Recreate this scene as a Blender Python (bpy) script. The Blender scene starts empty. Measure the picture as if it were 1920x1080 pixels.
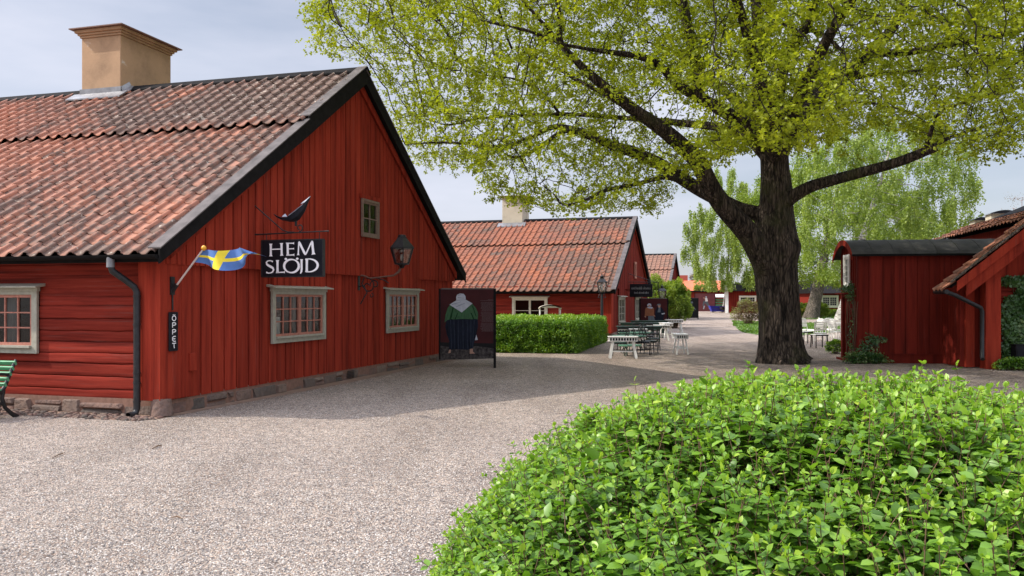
import bpy, math, random
import numpy as np
from mathutils import Vector, Matrix, noise as mn

S = bpy.context.scene
rng = np.random.default_rng(7)
random.seed(5)
R = math.radians
PI = math.pi

# ---------------------------------------------------------------- camera
F = 1560.0
EYE = 1.65
HOR = 562.0
cam_d = bpy.data.cameras.new("camera")
cam = bpy.data.objects.new("camera", cam_d)
S.collection.objects.link(cam)
cam.location = (0, 0, EYE)
cam.rotation_euler = (R(90), 0, 0)
cam_d.sensor_width = 36.0
cam_d.lens = 36.0 * F / 1920.0
cam_d.shift_y = (HOR - 540.0) / 1920.0
cam_d.clip_start = 0.05
cam_d.clip_end = 3000
S.camera = cam
S.render.resolution_x, S.render.resolution_y = 1024, 576

# ---------------------------------------------------------------- light
SUN_EL, SUN_X, SUN_Y = R(42), -0.9987, -0.05
world = bpy.data.worlds.new("World")
S.world = world
world.use_nodes = True
wn, wl = world.node_tree.nodes, world.node_tree.links
bg = wn["Background"]
sky = wn.new("ShaderNodeTexSky")
sky.sky_type = 'NISHITA'
sky.sun_disc = False
sky.sun_elevation = SUN_EL
sky.sun_rotation = math.atan2(SUN_X, SUN_Y)
sky.air_density, sky.dust_density, sky.ozone_density = 1.0, 1.6, 1.0
tc = wn.new("ShaderNodeTexCoord")
mp = wn.new("ShaderNodeMapping"); mp.inputs['Scale'].default_value = (1.0, 1.0, 4.2)
mp.inputs['Location'].default_value = (0.35, 0.2, 0.4)
wl.new(tc.outputs['Generated'], mp.inputs['Vector'])
cn = wn.new("ShaderNodeTexNoise"); cn.inputs['Scale'].default_value = 1.9
cn.inputs['Detail'].default_value = 7; cn.inputs['Roughness'].default_value = 0.52
wl.new(mp.outputs[0], cn.inputs['Vector'])
cr = wn.new("ShaderNodeMapRange")
cr.inputs['From Min'].default_value = 0.34; cr.inputs['From Max'].default_value = 0.66
cr.inputs['To Min'].default_value = 0.34; cr.inputs['To Max'].default_value = 0.86
wl.new(cn.outputs['Fac'], cr.inputs['Value'])
cm = wn.new("ShaderNodeMix"); cm.data_type = 'RGBA'
cm.inputs[7].default_value = (7.25, 7.4, 8.5, 1)      # thin high cloud
wl.new(cr.outputs[0], cm.inputs[0]); wl.new(sky.outputs[0], cm.inputs[6])
# added fill: sky overhead, out of view, brightened to lift the shade
sx = wn.new("ShaderNodeSeparateXYZ"); wl.new(tc.outputs['Generated'], sx.inputs[0])
zr_ = wn.new("ShaderNodeMapRange"); zr_.inputs['From Min'].default_value = 0.33; zr_.inputs['From Max'].default_value = 0.85
zr_.inputs['To Min'].default_value = 1.0; zr_.inputs['To Max'].default_value = 3.7
wl.new(sx.outputs['Z'], zr_.inputs['Value'])
vs = wn.new("ShaderNodeVectorMath"); vs.operation = 'SCALE'
wl.new(cm.outputs[2], vs.inputs[0]); wl.new(zr_.outputs[0], vs.inputs['Scale'])
wl.new(vs.outputs[0], bg.inputs[0])
bg.inputs[1].default_value = 0.085
sun_d = bpy.data.lights.new("sun", 'SUN')
sun_d.energy = 3.5
sun_d.angle = R(0.55)
sun_d.color = (1.0, 0.93, 0.83)
sun = bpy.data.objects.new("sun", sun_d)
S.collection.objects.link(sun)
sv = Vector((SUN_X * math.cos(SUN_EL), SUN_Y * math.cos(SUN_EL), math.sin(SUN_EL)))
sun.rotation_euler = sv.to_track_quat('Z', 'Y').to_euler()
sun.location = (-20, 0, 30)
S.view_settings.view_transform = 'Standard'
S.view_settings.look = 'None'
S.view_settings.exposure = 0.5
S.view_settings.gamma = 1.0
S.cycles.max_bounces = 6
S.cycles.transparent_max_bounces = 16

# ---------------------------------------------------------------- materials
def nmat(name):
    m = bpy.data.materials.new(name); m.use_nodes = True
    t = m.node_tree
    return m, t.nodes, t.links, t.nodes["Principled BSDF"]

def coords(n, l, scale=(1, 1, 1), kind='Object'):
    tc = n.new("ShaderNodeTexCoord"); mp = n.new("ShaderNodeMapping")
    mp.inputs['Scale'].default_value = scale
    l.new(tc.outputs[kind], mp.inputs['Vector'])
    return mp.outputs[0]

def noise_n(n, l, vec, scale, detail=4, rough=0.55):
    t = n.new("ShaderNodeTexNoise"); t.inputs['Scale'].default_value = scale
    t.inputs['Detail'].default_value = detail; t.inputs['Roughness'].default_value = rough
    l.new(vec, t.inputs['Vector']); return t.outputs['Fac']

def ramp(n, l, fac, stops):
    r = n.new("ShaderNodeValToRGB")
    e = r.color_ramp.elements
    while len(e) < len(stops): e.new(0.5)
    for q, (p, c) in zip(e, stops):
        q.position = p; q.color = (*c, 1) if len(c) == 3 else c
    l.new(fac, r.inputs[0]); return r.outputs[0]

def mixc(n, l, fac, a, b, mode='MIX'):
    m = n.new("ShaderNodeMix"); m.data_type = 'RGBA'; m.blend_type = mode
    for s, v in ((0, fac), (6, a), (7, b)):
        if isinstance(v, (float, int)): m.inputs[s].default_value = v
        elif isinstance(v, tuple): m.inputs[s].default_value = (*v, 1)
        else: l.new(v, m.inputs[s])
    return m.outputs[2]

def bump(n, l, h, strength, dist, bs):
    b = n.new("ShaderNodeBump"); b.inputs['Strength'].default_value = strength
    b.inputs['Distance'].default_value = dist
    l.new(h, b.inputs['Height']); l.new(b.outputs[0], bs.inputs['Normal']); return b

def simple(name, c, rough=0.6, var=0.25, scale=8, metal=0.0, stretch=(1, 1, 1), bmp=0.0, spec=0.5):
    m, n, l, bs = nmat(name)
    v = coords(n, l, stretch)
    f = noise_n(n, l, v, scale, 5)
    a = tuple(x * (1 - var) for x in c); b = tuple(min(1, x * (1 + var)) for x in c)
    l.new(ramp(n, l, f, [(0.3, a), (0.7, b)]), bs.inputs['Base Color'])
    bs.inputs['Roughness'].default_value = rough
    bs.inputs['Metallic'].default_value = metal
    bs.inputs['Specular IOR Level'].default_value = spec
    if bmp: bump(n, l, f, bmp, 0.02, bs)
    return m

def falu(name, vertical=True, base=(0.295, 0.035, 0.019), dark=(0.14, 0.018, 0.012), bright=(0.37, 0.05, 0.026)):
    """iron-oxide limewash red on rough sawn timber, faded in streaks along the grain"""
    m, n, l, bs = nmat(name)
    v1 = coords(n, l, (9, 9, 0.55) if vertical else (0.5, 0.5, 12))
    v2 = coords(n, l, (60, 60, 2.2) if vertical else (2.0, 2.0, 90))
    f1 = noise_n(n, l, v1, 1.0, 5, 0.6); f2 = noise_n(n, l, v2, 1.0, 4, 0.6)
    c = ramp(n, l, f1, [(0.28, dark), (0.5, base), (0.74, bright)])
    c = mixc(n, l, ramp(n, l, f2, [(0.28, (0.45, 0.45, 0.45)), (0.48, (0, 0, 0))]), c, dark)
    f3 = noise_n(n, l, coords(n, l, (3, 3, 0.35) if vertical else (0.45, 0.45, 16)), 1.7, 6, 0.7)
    c = mixc(n, l, ramp(n, l, f3, [(0.60, (0, 0, 0)), (0.74, (.32, .32, .32))] if vertical else [(0.56, (0, 0, 0)), (0.70, (.55, .55, .55))]), c, (0.20, 0.085, 0.07))
    at = n.new("ShaderNodeAttribute"); at.attribute_name = 'tone'
    k = n.new("ShaderNodeMapRange"); k.inputs['To Min'].default_value = 0.84; k.inputs['To Max'].default_value = 1.16
    l.new(at.outputs['Fac'], k.inputs['Value'])
    sc = n.new("ShaderNodeVectorMath"); sc.operation = 'SCALE'
    l.new(c, sc.inputs[0]); l.new(k.outputs[0], sc.inputs['Scale'])
    l.new(sc.outputs[0], bs.inputs['Base Color'])
    bs.inputs['Roughness'].default_value = 0.88
    bs.inputs['Specular IOR Level'].default_value = 0.06
    bump(n, l, f2, 0.4, 0.005, bs)
    return m

M = {}
M['red'] = falu('falu_red_boards')
M['redlog'] = falu('falu_red_logs', False, base=(0.225, 0.028, 0.018), dark=(0.07, 0.013, 0.010), bright=(0.32, 0.047, 0.029))
M['redfar'] = falu('falu_red_shed_and_shade', True, base=(0.17, 0.02, 0.013), dark=(0.085, 0.013, 0.010), bright=(0.22, 0.027, 0.016))  # shed and far-house red; on two cottage gables it paints in their shade
M['trim'] = simple('grey_green_trim', (0.36, 0.34, 0.27), 0.6, 0.14, 14, bmp=0.2)
M['cream'] = simple('cream_trim', (0.62, 0.58, 0.46), 0.6, 0.1, 12)
M['sash'] = simple('pink_brown_sash', (0.42, 0.165, 0.115), 0.6, 0.22, 20)
M['sashgrey'] = simple('weathered_sash', (0.20, 0.13, 0.095), 0.7, 0.2, 20)
M['white'] = simple('white_paint', (0.82, 0.81, 0.76), 0.5, 0.08, 10)
M['black'] = simple('black_tarred_board', (0.010, 0.009, 0.009), 0.85, 0.4, 9, spec=0.12)
M['iron'] = simple('black_iron', (0.022, 0.022, 0.023), 0.45, 0.4, 20, metal=0.3)
M['rust'] = simple('rusty_iron', (0.16, 0.085, 0.06), 0.7, 0.4, 30)
M['sheet'] = simple('grey_zinc_sheet', (0.10, 0.085, 0.08), 0.7, 0.4, 5, metal=0.0, spec=0.3)
M['flash'] = simple('lead_flashing', (0.22, 0.22, 0.23), 0.45, 0.25, 7, metal=0.4)
M['green'] = simple('green_paint', (0.09, 0.30, 0.15), 0.45, 0.15, 12)
M['dgreen'] = simple('dark_green_paint', (0.018, 0.055, 0.035), 0.4, 0.25, 12)
M['palegreen'] = simple('green_tabletop', (0.10, 0.26, 0.16), 0.4, 0.15, 12)
M['interior'] = simple('dark_interior', (0.012, 0.011, 0.010), 0.9, 0.2, 3)
M['curtain'] = simple('white_curtain', (0.26, 0.24, 0.24), 0.9, 0.12, 12, stretch=(6, 6, 0.4))
M['text'] = simple('white_lettering', (0.92, 0.90, 0.90), 0.6, 0.03, 8)
M['textdim'] = simple('small_print', (0.07, 0.04, 0.04), 0.7, 0.1, 8)
M['board'] = simple('black_sign_paint', (0.012, 0.012, 0.016), 0.35, 0.3, 4, spec=0.15)
M['printred'] = simple('poster_dark_red', (0.045, 0.008, 0.009), 0.5, 0.25, 2, spec=0.15)
M['printblack'] = simple('poster_black', (0.010, 0.009, 0.010), 0.5, 0.4, 3, spec=0.15)
M['printground'] = simple('poster_printed_gravel', (0.05, 0.042, 0.04), 0.6, 0.9, 14, spec=0.15)
M['pwhite'] = simple('poster_white_cloth', (0.40, 0.42, 0.47), 0.7, 0.16, 9)
M['pgreen'] = simple('poster_green_jacket', (0.022, 0.085, 0.028), 0.7, 0.4, 8, stretch=(3, 1, 1))
M['pskirt'] = simple('poster_navy_skirt', (0.009, 0.012, 0.022), 0.8, 0.6, 9, stretch=(4, 1, 0.3), spec=0.15)
M['porange'] = simple('poster_orange_jacket', (0.22, 0.075, 0.028), 0.7, 0.2, 8)
M['pgrey'] = simple('poster_grey_cloth', (0.10, 0.12, 0.14), 0.7, 0.3, 8, stretch=(4, 1, 0.3))
M['pskin'] = simple('poster_skin', (0.36, 0.2, 0.14), 0.7, 0.1, 8)
M['flagblue'] = simple('flag_blue', (0.075, 0.17, 0.42), 0.75, 0.12, 6)
M['flagyellow'] = simple('flag_yellow', (0.80, 0.62, 0.03), 0.75, 0.08, 6)
M['pole'] = simple('flagpole_white', (0.6, 0.5, 0.46), 0.5, 0.08, 8)
M['knob'] = simple('gilt_knob', (0.75, 0.36, 0.03), 0.35, 0.1, 8)
M['blueplastic'] = simple('blue_tarpaulin', (0.012, 0.02, 0.36), 0.5, 0.15, 4)
M['canvas'] = simple('beige_canvas', (0.50, 0.44, 0.34), 0.85, 0.12, 10)
M['brick'] = simple('far_red_brick', (0.36, 0.09, 0.06), 0.9, 0.2, 10)
M['bulb'] = simple('opal_glass_bulb', (0.85, 0.83, 0.78), 0.3, 0.03, 5)

def chim_mat(name, c):
    m, n, l, bs = nmat(name)
    v = coords(n, l)
    a = noise_n(n, l, v, 1.8, 6, 0.65); b = noise_n(n, l, v, 45, 3)
    col = ramp(n, l, a, [(0.3, tuple(x * 0.72 for x in c)), (0.5, c), (0.66, tuple(min(1, x * 1.1) for x in c)), (0.72, (0.56, 0.47, 0.38))])
    l.new(col, bs.inputs['Base Color']); bs.inputs['Roughness'].default_value = 0.9
    bump(n, l, b, 0.3, 0.01, bs); return m
M['plaster'] = chim_mat('tan_lime_plaster', (0.40, 0.255, 0.145))
M['plaster2'] = chim_mat('pale_lime_plaster', (0.50, 0.45, 0.34))

def tile_mat(name, fresh, worn, dark, lichen=0.5):
    m, n, l, bs = nmat(name)
    at = n.new("ShaderNodeAttribute"); at.attribute_name = 'tone'
    ag = n.new("ShaderNodeAttribute"); ag.attribute_name = 'age'
    v = coords(n, l)
    f1 = noise_n(n, l, v, 9, 5, 0.65)
    c = mixc(n, l, at.outputs['Fac'], fresh, worn)
    ad = n.new("ShaderNodeMath"); ad.operation = 'MULTIPLY_ADD'
    ad.inputs[1].default_value = 1.3; l.new(f1, ad.inputs[0]); l.new(ag.outputs['Fac'], ad.inputs[2])
    k = ramp(n, l, ad.outputs[0], [(0.62, (0, 0, 0)), (1.0, (0.9, 0.9, 0.9))])
    c = mixc(n, l, k, c, dark)
    f2 = noise_n(n, l, v, 13, 4, 0.64)
    li = n.new("ShaderNodeMath"); li.operation = 'MULTIPLY_ADD'; li.inputs[1].default_value = 0.16
    l.new(ag.outputs['Fac'], li.inputs[0]); l.new(f2, li.inputs[2])
    c = mixc(n, l, ramp(n, l, li.outputs[0], [(0.69, (0, 0, 0)), (0.72, (lichen, lichen, lichen))]), c, (0.50, 0.43, 0.35))
    l.new(c, bs.inputs['Base Color']); bs.inputs['Roughness'].default_value = 0.8
    bs.inputs['Specular IOR Level'].default_value = 0.3
    bump(n, l, noise_n(n, l, v, 60, 4), 0.35, 0.008, bs)
    return m
M['tile1'] = tile_mat('old_pantiles', (0.50, 0.205, 0.12), (0.38, 0.185, 0.13), (0.165, 0.118, 0.095), 0.95)
M['tile2'] = tile_mat('orange_pantiles', (0.37, 0.125, 0.06), (0.28, 0.11, 0.07), (0.13, 0.09, 0.07), 0.3)
M['tile3'] = tile_mat('pale_pantiles', (0.32, 0.15, 0.10), (0.25, 0.14, 0.10), (0.14, 0.105, 0.08), 0.4)

def stone_mat():
    m, n, l, bs = nmat('foundation_stone')
    at = n.new("ShaderNodeAttribute"); at.attribute_name = 'tone'
    v = coords(n, l)
    f = noise_n(n, l, v, 12, 6, 0.65)
    c = ramp(n, l, at.outputs['Fac'], [(0, (0.10, 0.08, 0.065)), (0.4, (0.19, 0.13, 0.10)), (0.7, (0.22, 0.12, 0.09)), (1, (0.27, 0.20, 0.15))])
    c = mixc(n, l, ramp(n, l, f, [(0.35, (0, 0, 0)), (0.7, (0.6, 0.6, 0.6))]), c, (0.09, 0.075, 0.07))
    l.new(c, bs.inputs['Base Color']); bs.inputs['Roughness'].default_value = 0.85
    bump(n, l, f, 1.0, 0.06, bs); return m
M['stone'] = stone_mat()
M['mortar'] = simple('red_earth_mortar', (0.22, 0.12, 0.085), 0.95, 0.2, 14, bmp=0.3)

def glass_mat(name='window_glass', refl=0.10, tint=(0.82, 0.88, 0.86)):
    m, n, l, bs = nmat(name)
    n.remove(bs); out = n['Material Output']
    tr = n.new("ShaderNodeBsdfTransparent"); tr.inputs[0].default_value = (*tint, 1)
    gl = n.new("ShaderNodeBsdfGlossy"); gl.inputs['Roughness'].default_value = 0.03
    v = coords(n, l); b = n.new("ShaderNodeBump"); b.inputs['Strength'].default_value = 0.06; b.inputs['Distance'].default_value = 0.05
    l.new(noise_n(n, l, v, 5, 2), b.inputs['Height']); l.new(b.outputs[0], gl.inputs['Normal'])
    fr = n.new("ShaderNodeFresnel"); fr.inputs[0].default_value = 1.5
    ad = n.new("ShaderNodeMath"); ad.operation = 'ADD'; ad.use_clamp = True; ad.inputs[1].default_value = refl
    l.new(fr.outputs[0], ad.inputs[0])
    mx = n.new("ShaderNodeMixShader"); l.new(ad.outputs[0], mx.inputs[0]); l.new(tr.outputs[0], mx.inputs[1]); l.new(gl.outputs[0], mx.inputs[2])
    l.new(mx.outputs[0], out.inputs[0]); return m
M['glass'] = glass_mat(refl=0.0, tint=(0.75, 0.8, 0.78))
M['lglass'] = glass_mat('lantern_glass', 0.16, (0.9, 0.92, 0.9))

def leaf_mat(name, stops, trans=0.4, gloss=0.05, tcol=1.25):
    m, n, l, bs = nmat(name); n.remove(bs); out = n['Material Output']
    at = n.new("ShaderNodeAttribute"); at.attribute_name = 'tone'
    c = ramp(n, l, at.outputs['Fac'], stops)
    df = n.new("ShaderNodeBsdfDiffuse"); l.new(c, df.inputs[0])
    tl = n.new("ShaderNodeBsdfTranslucent")
    c2 = mixc(n, l, 1.0, c, (tcol, tcol * 1.02, 0.55), 'MULTIPLY'); l.new(c2, tl.inputs[0])
    m1 = n.new("ShaderNodeMixShader"); m1.inputs[0].default_value = trans
    l.new(df.outputs[0], m1.inputs[1]); l.new(tl.outputs[0], m1.inputs[2])
    gl = n.new("ShaderNodeBsdfGlossy"); gl.inputs['Roughness'].default_value = 0.42; gl.inputs[0].default_value = (0.9, 0.95, 0.9, 1)
    m2 = n.new("ShaderNodeMixShader"); m2.inputs[0].default_value = gloss
    l.new(m1.outputs[0], m2.inputs[1]); l.new(gl.outputs[0], m2.inputs[2]); l.new(m2.outputs[0], out.inputs[0])
    return m
M['oakleaf'] = leaf_mat('spring_oak_leaves', [(0, (0.125, 0.165, 0.010)), (0.5, (0.285, 0.335, 0.018)), (1, (0.46, 0.49, 0.032))], 0.42, 0.02)
M['birchleaf'] = leaf_mat('birch_leaves', [(0, (0.15, 0.23, 0.04)), (1, (0.34, 0.42, 0.09))], 0.45, 0.03)
M['hedgeleaf'] = leaf_mat('snowberry_leaves', [(0, (0.05, 0.12, 0.012)), (0.5, (0.145, 0.29, 0.028)), (0.8, (0.26, 0.42, 0.042)), (1, (0.40, 0.50, 0.06))], 0.36, 0.035)
M['boxleaf'] = leaf_mat('clipped_hedge_leaves', [(0, (0.05, 0.125, 0.010)), (0.55, (0.135, 0.29, 0.02)), (1, (0.34, 0.48, 0.035))], 0.3, 0.05)
M['ivyleaf'] = leaf_mat('ivy_leaves', [(0, (0.025, 0.075, 0.014)), (0.7, (0.075, 0.16, 0.035)), (1, (0.22, 0.28, 0.10))], 0.2, 0.05)
M['bushleaf'] = leaf_mat('bush_leaves', [(0, (0.10, 0.17, 0.02)), (1, (0.26, 0.34, 0.035))], 0.4, 0.03)
M['brownleaf'] = leaf_mat('brown_budding_twigs', [(0, (0.12, 0.075, 0.045)), (0.6, (0.20, 0.15, 0.07)), (1, (0.20, 0.26, 0.05))], 0.2, 0.02)
M['grassblade'] = leaf_mat('grass_blades', [(0, (0.05, 0.12, 0.012)), (1, (0.16, 0.27, 0.03))], 0.3, 0.04)
M['twig'] = simple('hedge_twigs', (0.13, 0.075, 0.04), 0.8, 0.3, 30)
M['hcore'] = simple('hedge_dark_core', (0.022, 0.022, 0.010), 0.95, 0.6, 22)  # near-black, so the depth between the hedge leaves looks dark

def bark_mat(name, a, b, moss, sc=(7, 7, 1.1), st=1.0):
    m, n, l, bs = nmat(name)
    v = coords(n, l, sc); w = coords(n, l)
    f = noise_n(n, l, v, 1.6, 8, 0.68)
    c = ramp(n, l, f, [(0.38, a), (0.62, b)])
    g = noise_n(n, l, w, 1.3, 5, 0.6)
    if st >= 1.0:   # broken ridges: long cells with dark fissures between them
        dv = n.new("ShaderNodeVectorMath"); dv.operation = 'ADD'; nz = n.new("ShaderNodeTexNoise"); nz.inputs['Scale'].default_value = 2.4; l.new(w, nz.inputs['Vector'])
        sc2 = n.new("ShaderNodeVectorMath"); sc2.operation = 'SCALE'; sc2.inputs['Scale'].default_value = 1.5; l.new(nz.outputs['Color'], sc2.inputs[0])
        l.new(coords(n, l, (15, 15, 2.6)), dv.inputs[0]); l.new(sc2.outputs[0], dv.inputs[1])
        vo = n.new("ShaderNodeTexVoronoi"); vo.feature = 'DISTANCE_TO_EDGE'; vo.inputs['Scale'].default_value = 1.0; l.new(dv.outputs[0], vo.inputs['Vector'])
        rg = ramp(n, l, vo.outputs['Distance'], [(0.02, (0.42, 0.42, 0.42)), (0.22, (1.3, 1.3, 1.3))])
        c = mixc(n, l, 1.0, c, rg, 'MULTIPLY')
        sm = n.new("ShaderNodeMath"); sm.operation = 'MULTIPLY_ADD'; sm.inputs[1].default_value = 1.2; l.new(vo.outputs['Distance'], sm.inputs[0]); l.new(f, sm.inputs[2]); f = sm.outputs[0]
    c = mixc(n, l, ramp(n, l, g, [(0.52, (0, 0, 0)), (0.68, (0.6, 0.6, 0.6))]), c, moss)
    l.new(c, bs.inputs['Base Color']); bs.inputs['Roughness'].default_value = 0.92
    bs.inputs['Specular IOR Level'].default_value = 0.2
    bump(n, l, f, st, 0.12, bs); return m
M['bark'] = bark_mat('oak_bark', (0.012, 0.009, 0.007), (0.135, 0.103, 0.078), (0.075, 0.075, 0.03))
M['bark2'] = bark_mat('thin_oak_branches', (0.012, 0.009, 0.007), (0.035, 0.026, 0.019), (0.06, 0.055, 0.03), (12, 12, 12), 0.3)
M['greybark'] = bark_mat('grey_bark', (0.10, 0.085, 0.07), (0.25, 0.21, 0.17), (0.12, 0.12, 0.07), (3, 3, 1))
M['birchbark'] = bark_mat('birch_bark', (0.10, 0.09, 0.08), (0.55, 0.52, 0.47), (0.12, 0.11, 0.09), (2, 2, 7), 0.3)

def gravel_mat():
    m, n, l, bs = nmat('fine_gravel')
    v = coords(n, l)
    vo = n.new("ShaderNodeTexVoronoi"); vo.inputs['Scale'].default_value = 78; l.new(v, vo.inputs['Vector'])
    sp = n.new("ShaderNodeSeparateColor"); l.new(vo.outputs['Color'], sp.inputs[0])
    c = ramp(n, l, sp.outputs[0], [(0.0, (0.10, 0.095, 0.10)), (0.2, (0.25, 0.225, 0.215)), (0.5, (0.38, 0.335, 0.295)), (0.8, (0.48, 0.43, 0.385)), (1.0, (0.67, 0.62, 0.575))])
    c = mixc(n, l, ramp(n, l, sp.outputs[1], [(0.8, (0, 0, 0)), (0.9, (0.5, 0.5, 0.5))]), c, (0.34, 0.23, 0.18))
    ds = ramp(n, l, vo.outputs['Distance'], [(0.35, (1, 1, 1)), (0.75, (0.5, 0.47, 0.45))])
    c = mixc(n, l, 1.0, c, ds, 'MULTIPLY')
    big = noise_n(n, l, v, 0.55, 6, 0.6)
    c = mixc(n, l, 1.0, c, ramp(n, l, big, [(0.3, (0.82, 0.80, 0.80)), (0.7, (1.06, 1.04, 1.02))]), 'MULTIPLY')
    med = noise_n(n, l, v, 7, 5, 0.7)
    c = mixc(n, l, 1.0, c, ramp(n, l, med, [(0.32, (0.70, 0.69, 0.69)), (0.5, (0.97, 0.97, 0.97)), (0.68, (1.14, 1.14, 1.13))]), 'MULTIPLY')
    tr = noise_n(n, l, coords(n, l, (1.0, 0.16, 1.0)), 0.9, 4, 0.55)
    c = mixc(n, l, 1.0, c, ramp(n, l, tr, [(0.36, (0.80, 0.78, 0.765)), (0.52, (0.99, 0.985, 0.98)), (0.70, (1.10, 1.085, 1.07))]), 'MULTIPLY')
    vo2 = n.new("ShaderNodeTexVoronoi"); vo2.inputs['Scale'].default_value = 23; l.new(v, vo2.inputs['Vector'])
    s2 = n.new("ShaderNodeSeparateColor"); l.new(vo2.outputs['Color'], s2.inputs[0])
    c = mixc(n, l, 1.0, c, ramp(n, l, s2.outputs[0], [(0.0, (0.76, 0.75, 0.75)), (0.3, (1.0, 1.0, 1.0)), (1.0, (1.20, 1.19, 1.17))]), 'MULTIPLY')
    c = mixc(n, l, 1.0, c, (1.19, 1.15, 1.085), 'MULTIPLY')
    l.new(c, bs.inputs['Base Color']); bs.inputs['Roughness'].default_value = 0.92
    bs.inputs['Specular IOR Level'].default_value = 0.2
    h = n.new("ShaderNodeMath"); h.operation = 'MULTIPLY_ADD'; h.inputs[1].default_value = -1.0
    l.new(vo.outputs['Distance'], h.inputs[0]); l.new(med, h.inputs[2])
    bump(n, l, h.outputs[0], 0.9, 0.016, bs); return m
M['gravel'] = gravel_mat()
def peb_mat():
    m, n, l, bs = nmat('loose_pebbles')
    at = n.new("ShaderNodeAttribute"); at.attribute_name = 'tone'
    c = ramp(n, l, at.outputs['Fac'], [(0.0, (0.08, 0.075, 0.078)), (0.3, (0.21, 0.185, 0.165)), (0.6, (0.32, 0.28, 0.24)), (0.85, (0.41, 0.365, 0.32)), (1.0, (0.58, 0.54, 0.49))])
    l.new(c, bs.inputs['Base Color']); bs.inputs['Roughness'].default_value = 0.85; return m
M['pebble'] = peb_mat()
M['grass'] = simple('lawn', (0.075, 0.135, 0.018), 0.95, 0.45, 6, bmp=0.5)
M['earth'] = simple('brown_earth', (0.24, 0.155, 0.11), 0.95, 0.25, 5, bmp=0.3)

def felt_mat():
    m, n, l, bs = nmat('tarred_roofing_felt')
    v = coords(n, l)
    f = noise_n(n, l, v, 1.7, 7, 0.6)
    l.new(ramp(n, l, f, [(0.4, (0.022, 0.021, 0.02)), (0.58, (0.055, 0.052, 0.048)), (0.7, (0.15, 0.13, 0.11))]), bs.inputs['Base Color'])
    bs.inputs['Roughness'].default_value = 0.75
    bump(n, l, noise_n(n, l, v, 30, 4), 0.4, 0.01, bs); return m
M['felt'] = felt_mat()

# ---------------------------------------------------------------- mesh helpers
C = S.collection
def link(o, parent=None):
    C.objects.link(o)
    if parent is not None: o.parent = parent
    return o

def thing(name, label, cat, loc=(0, 0, 0), rz=0.0, group=None):
    o = bpy.data.objects.new(name, None); C.objects.link(o)
    o.empty_display_size = 0.3
    o.location = loc; o.rotation_euler = (0, 0, rz)
    return tag(o, label, cat, group)

def tag(o, label=None, cat=None, group=None, kind=None):
    if label: o['label'] = label
    if cat: o['category'] = cat
    if group: o['group'] = group
    if kind: o['kind'] = kind
    return o

def mesh_np(name, V, Fs, mat, parent=None, smooth=False, attrs=None, mats=None, midx=None):
    """V (n,3); Fs a list of (m,k) index arrays"""
    V = np.asarray(V, dtype=np.float32)
    me = bpy.data.meshes.new(name)
    me.vertices.add(len(V)); me.vertices.foreach_set('co', V.ravel())
    Fs = [np.asarray(f, dtype=np.int32) for f in Fs if len(f)]
    nl = sum(f.size for f in Fs); npoly = sum(len(f) for f in Fs)
    me.loops.add(nl); me.polygons.add(npoly)
    me.loops.foreach_set('vertex_index', np.concatenate([f.ravel() for f in Fs]))
    st = []; k = 0
    for f in Fs:
        st.append(k + np.arange(len(f)) * f.shape[1]); k += f.size
    me.polygons.foreach_set('loop_start', np.concatenate(st).astype(np.int32))
    if smooth: me.polygons.foreach_set('use_smooth', np.ones(npoly, dtype=bool))
    if midx is not None: me.polygons.foreach_set('material_index', np.asarray(midx, dtype=np.int32))
    me.update(calc_edges=True)
    for an, (dom, arr) in (attrs or {}).items():
        a = me.attributes.new(an, 'FLOAT', dom)
        a.data.foreach_set('value', np.asarray(arr, dtype=np.float32))
    for m in (mats or [mat]): me.materials.append(m)
    o = bpy.data.objects.new(name, me)
    return link(o, parent)

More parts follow.
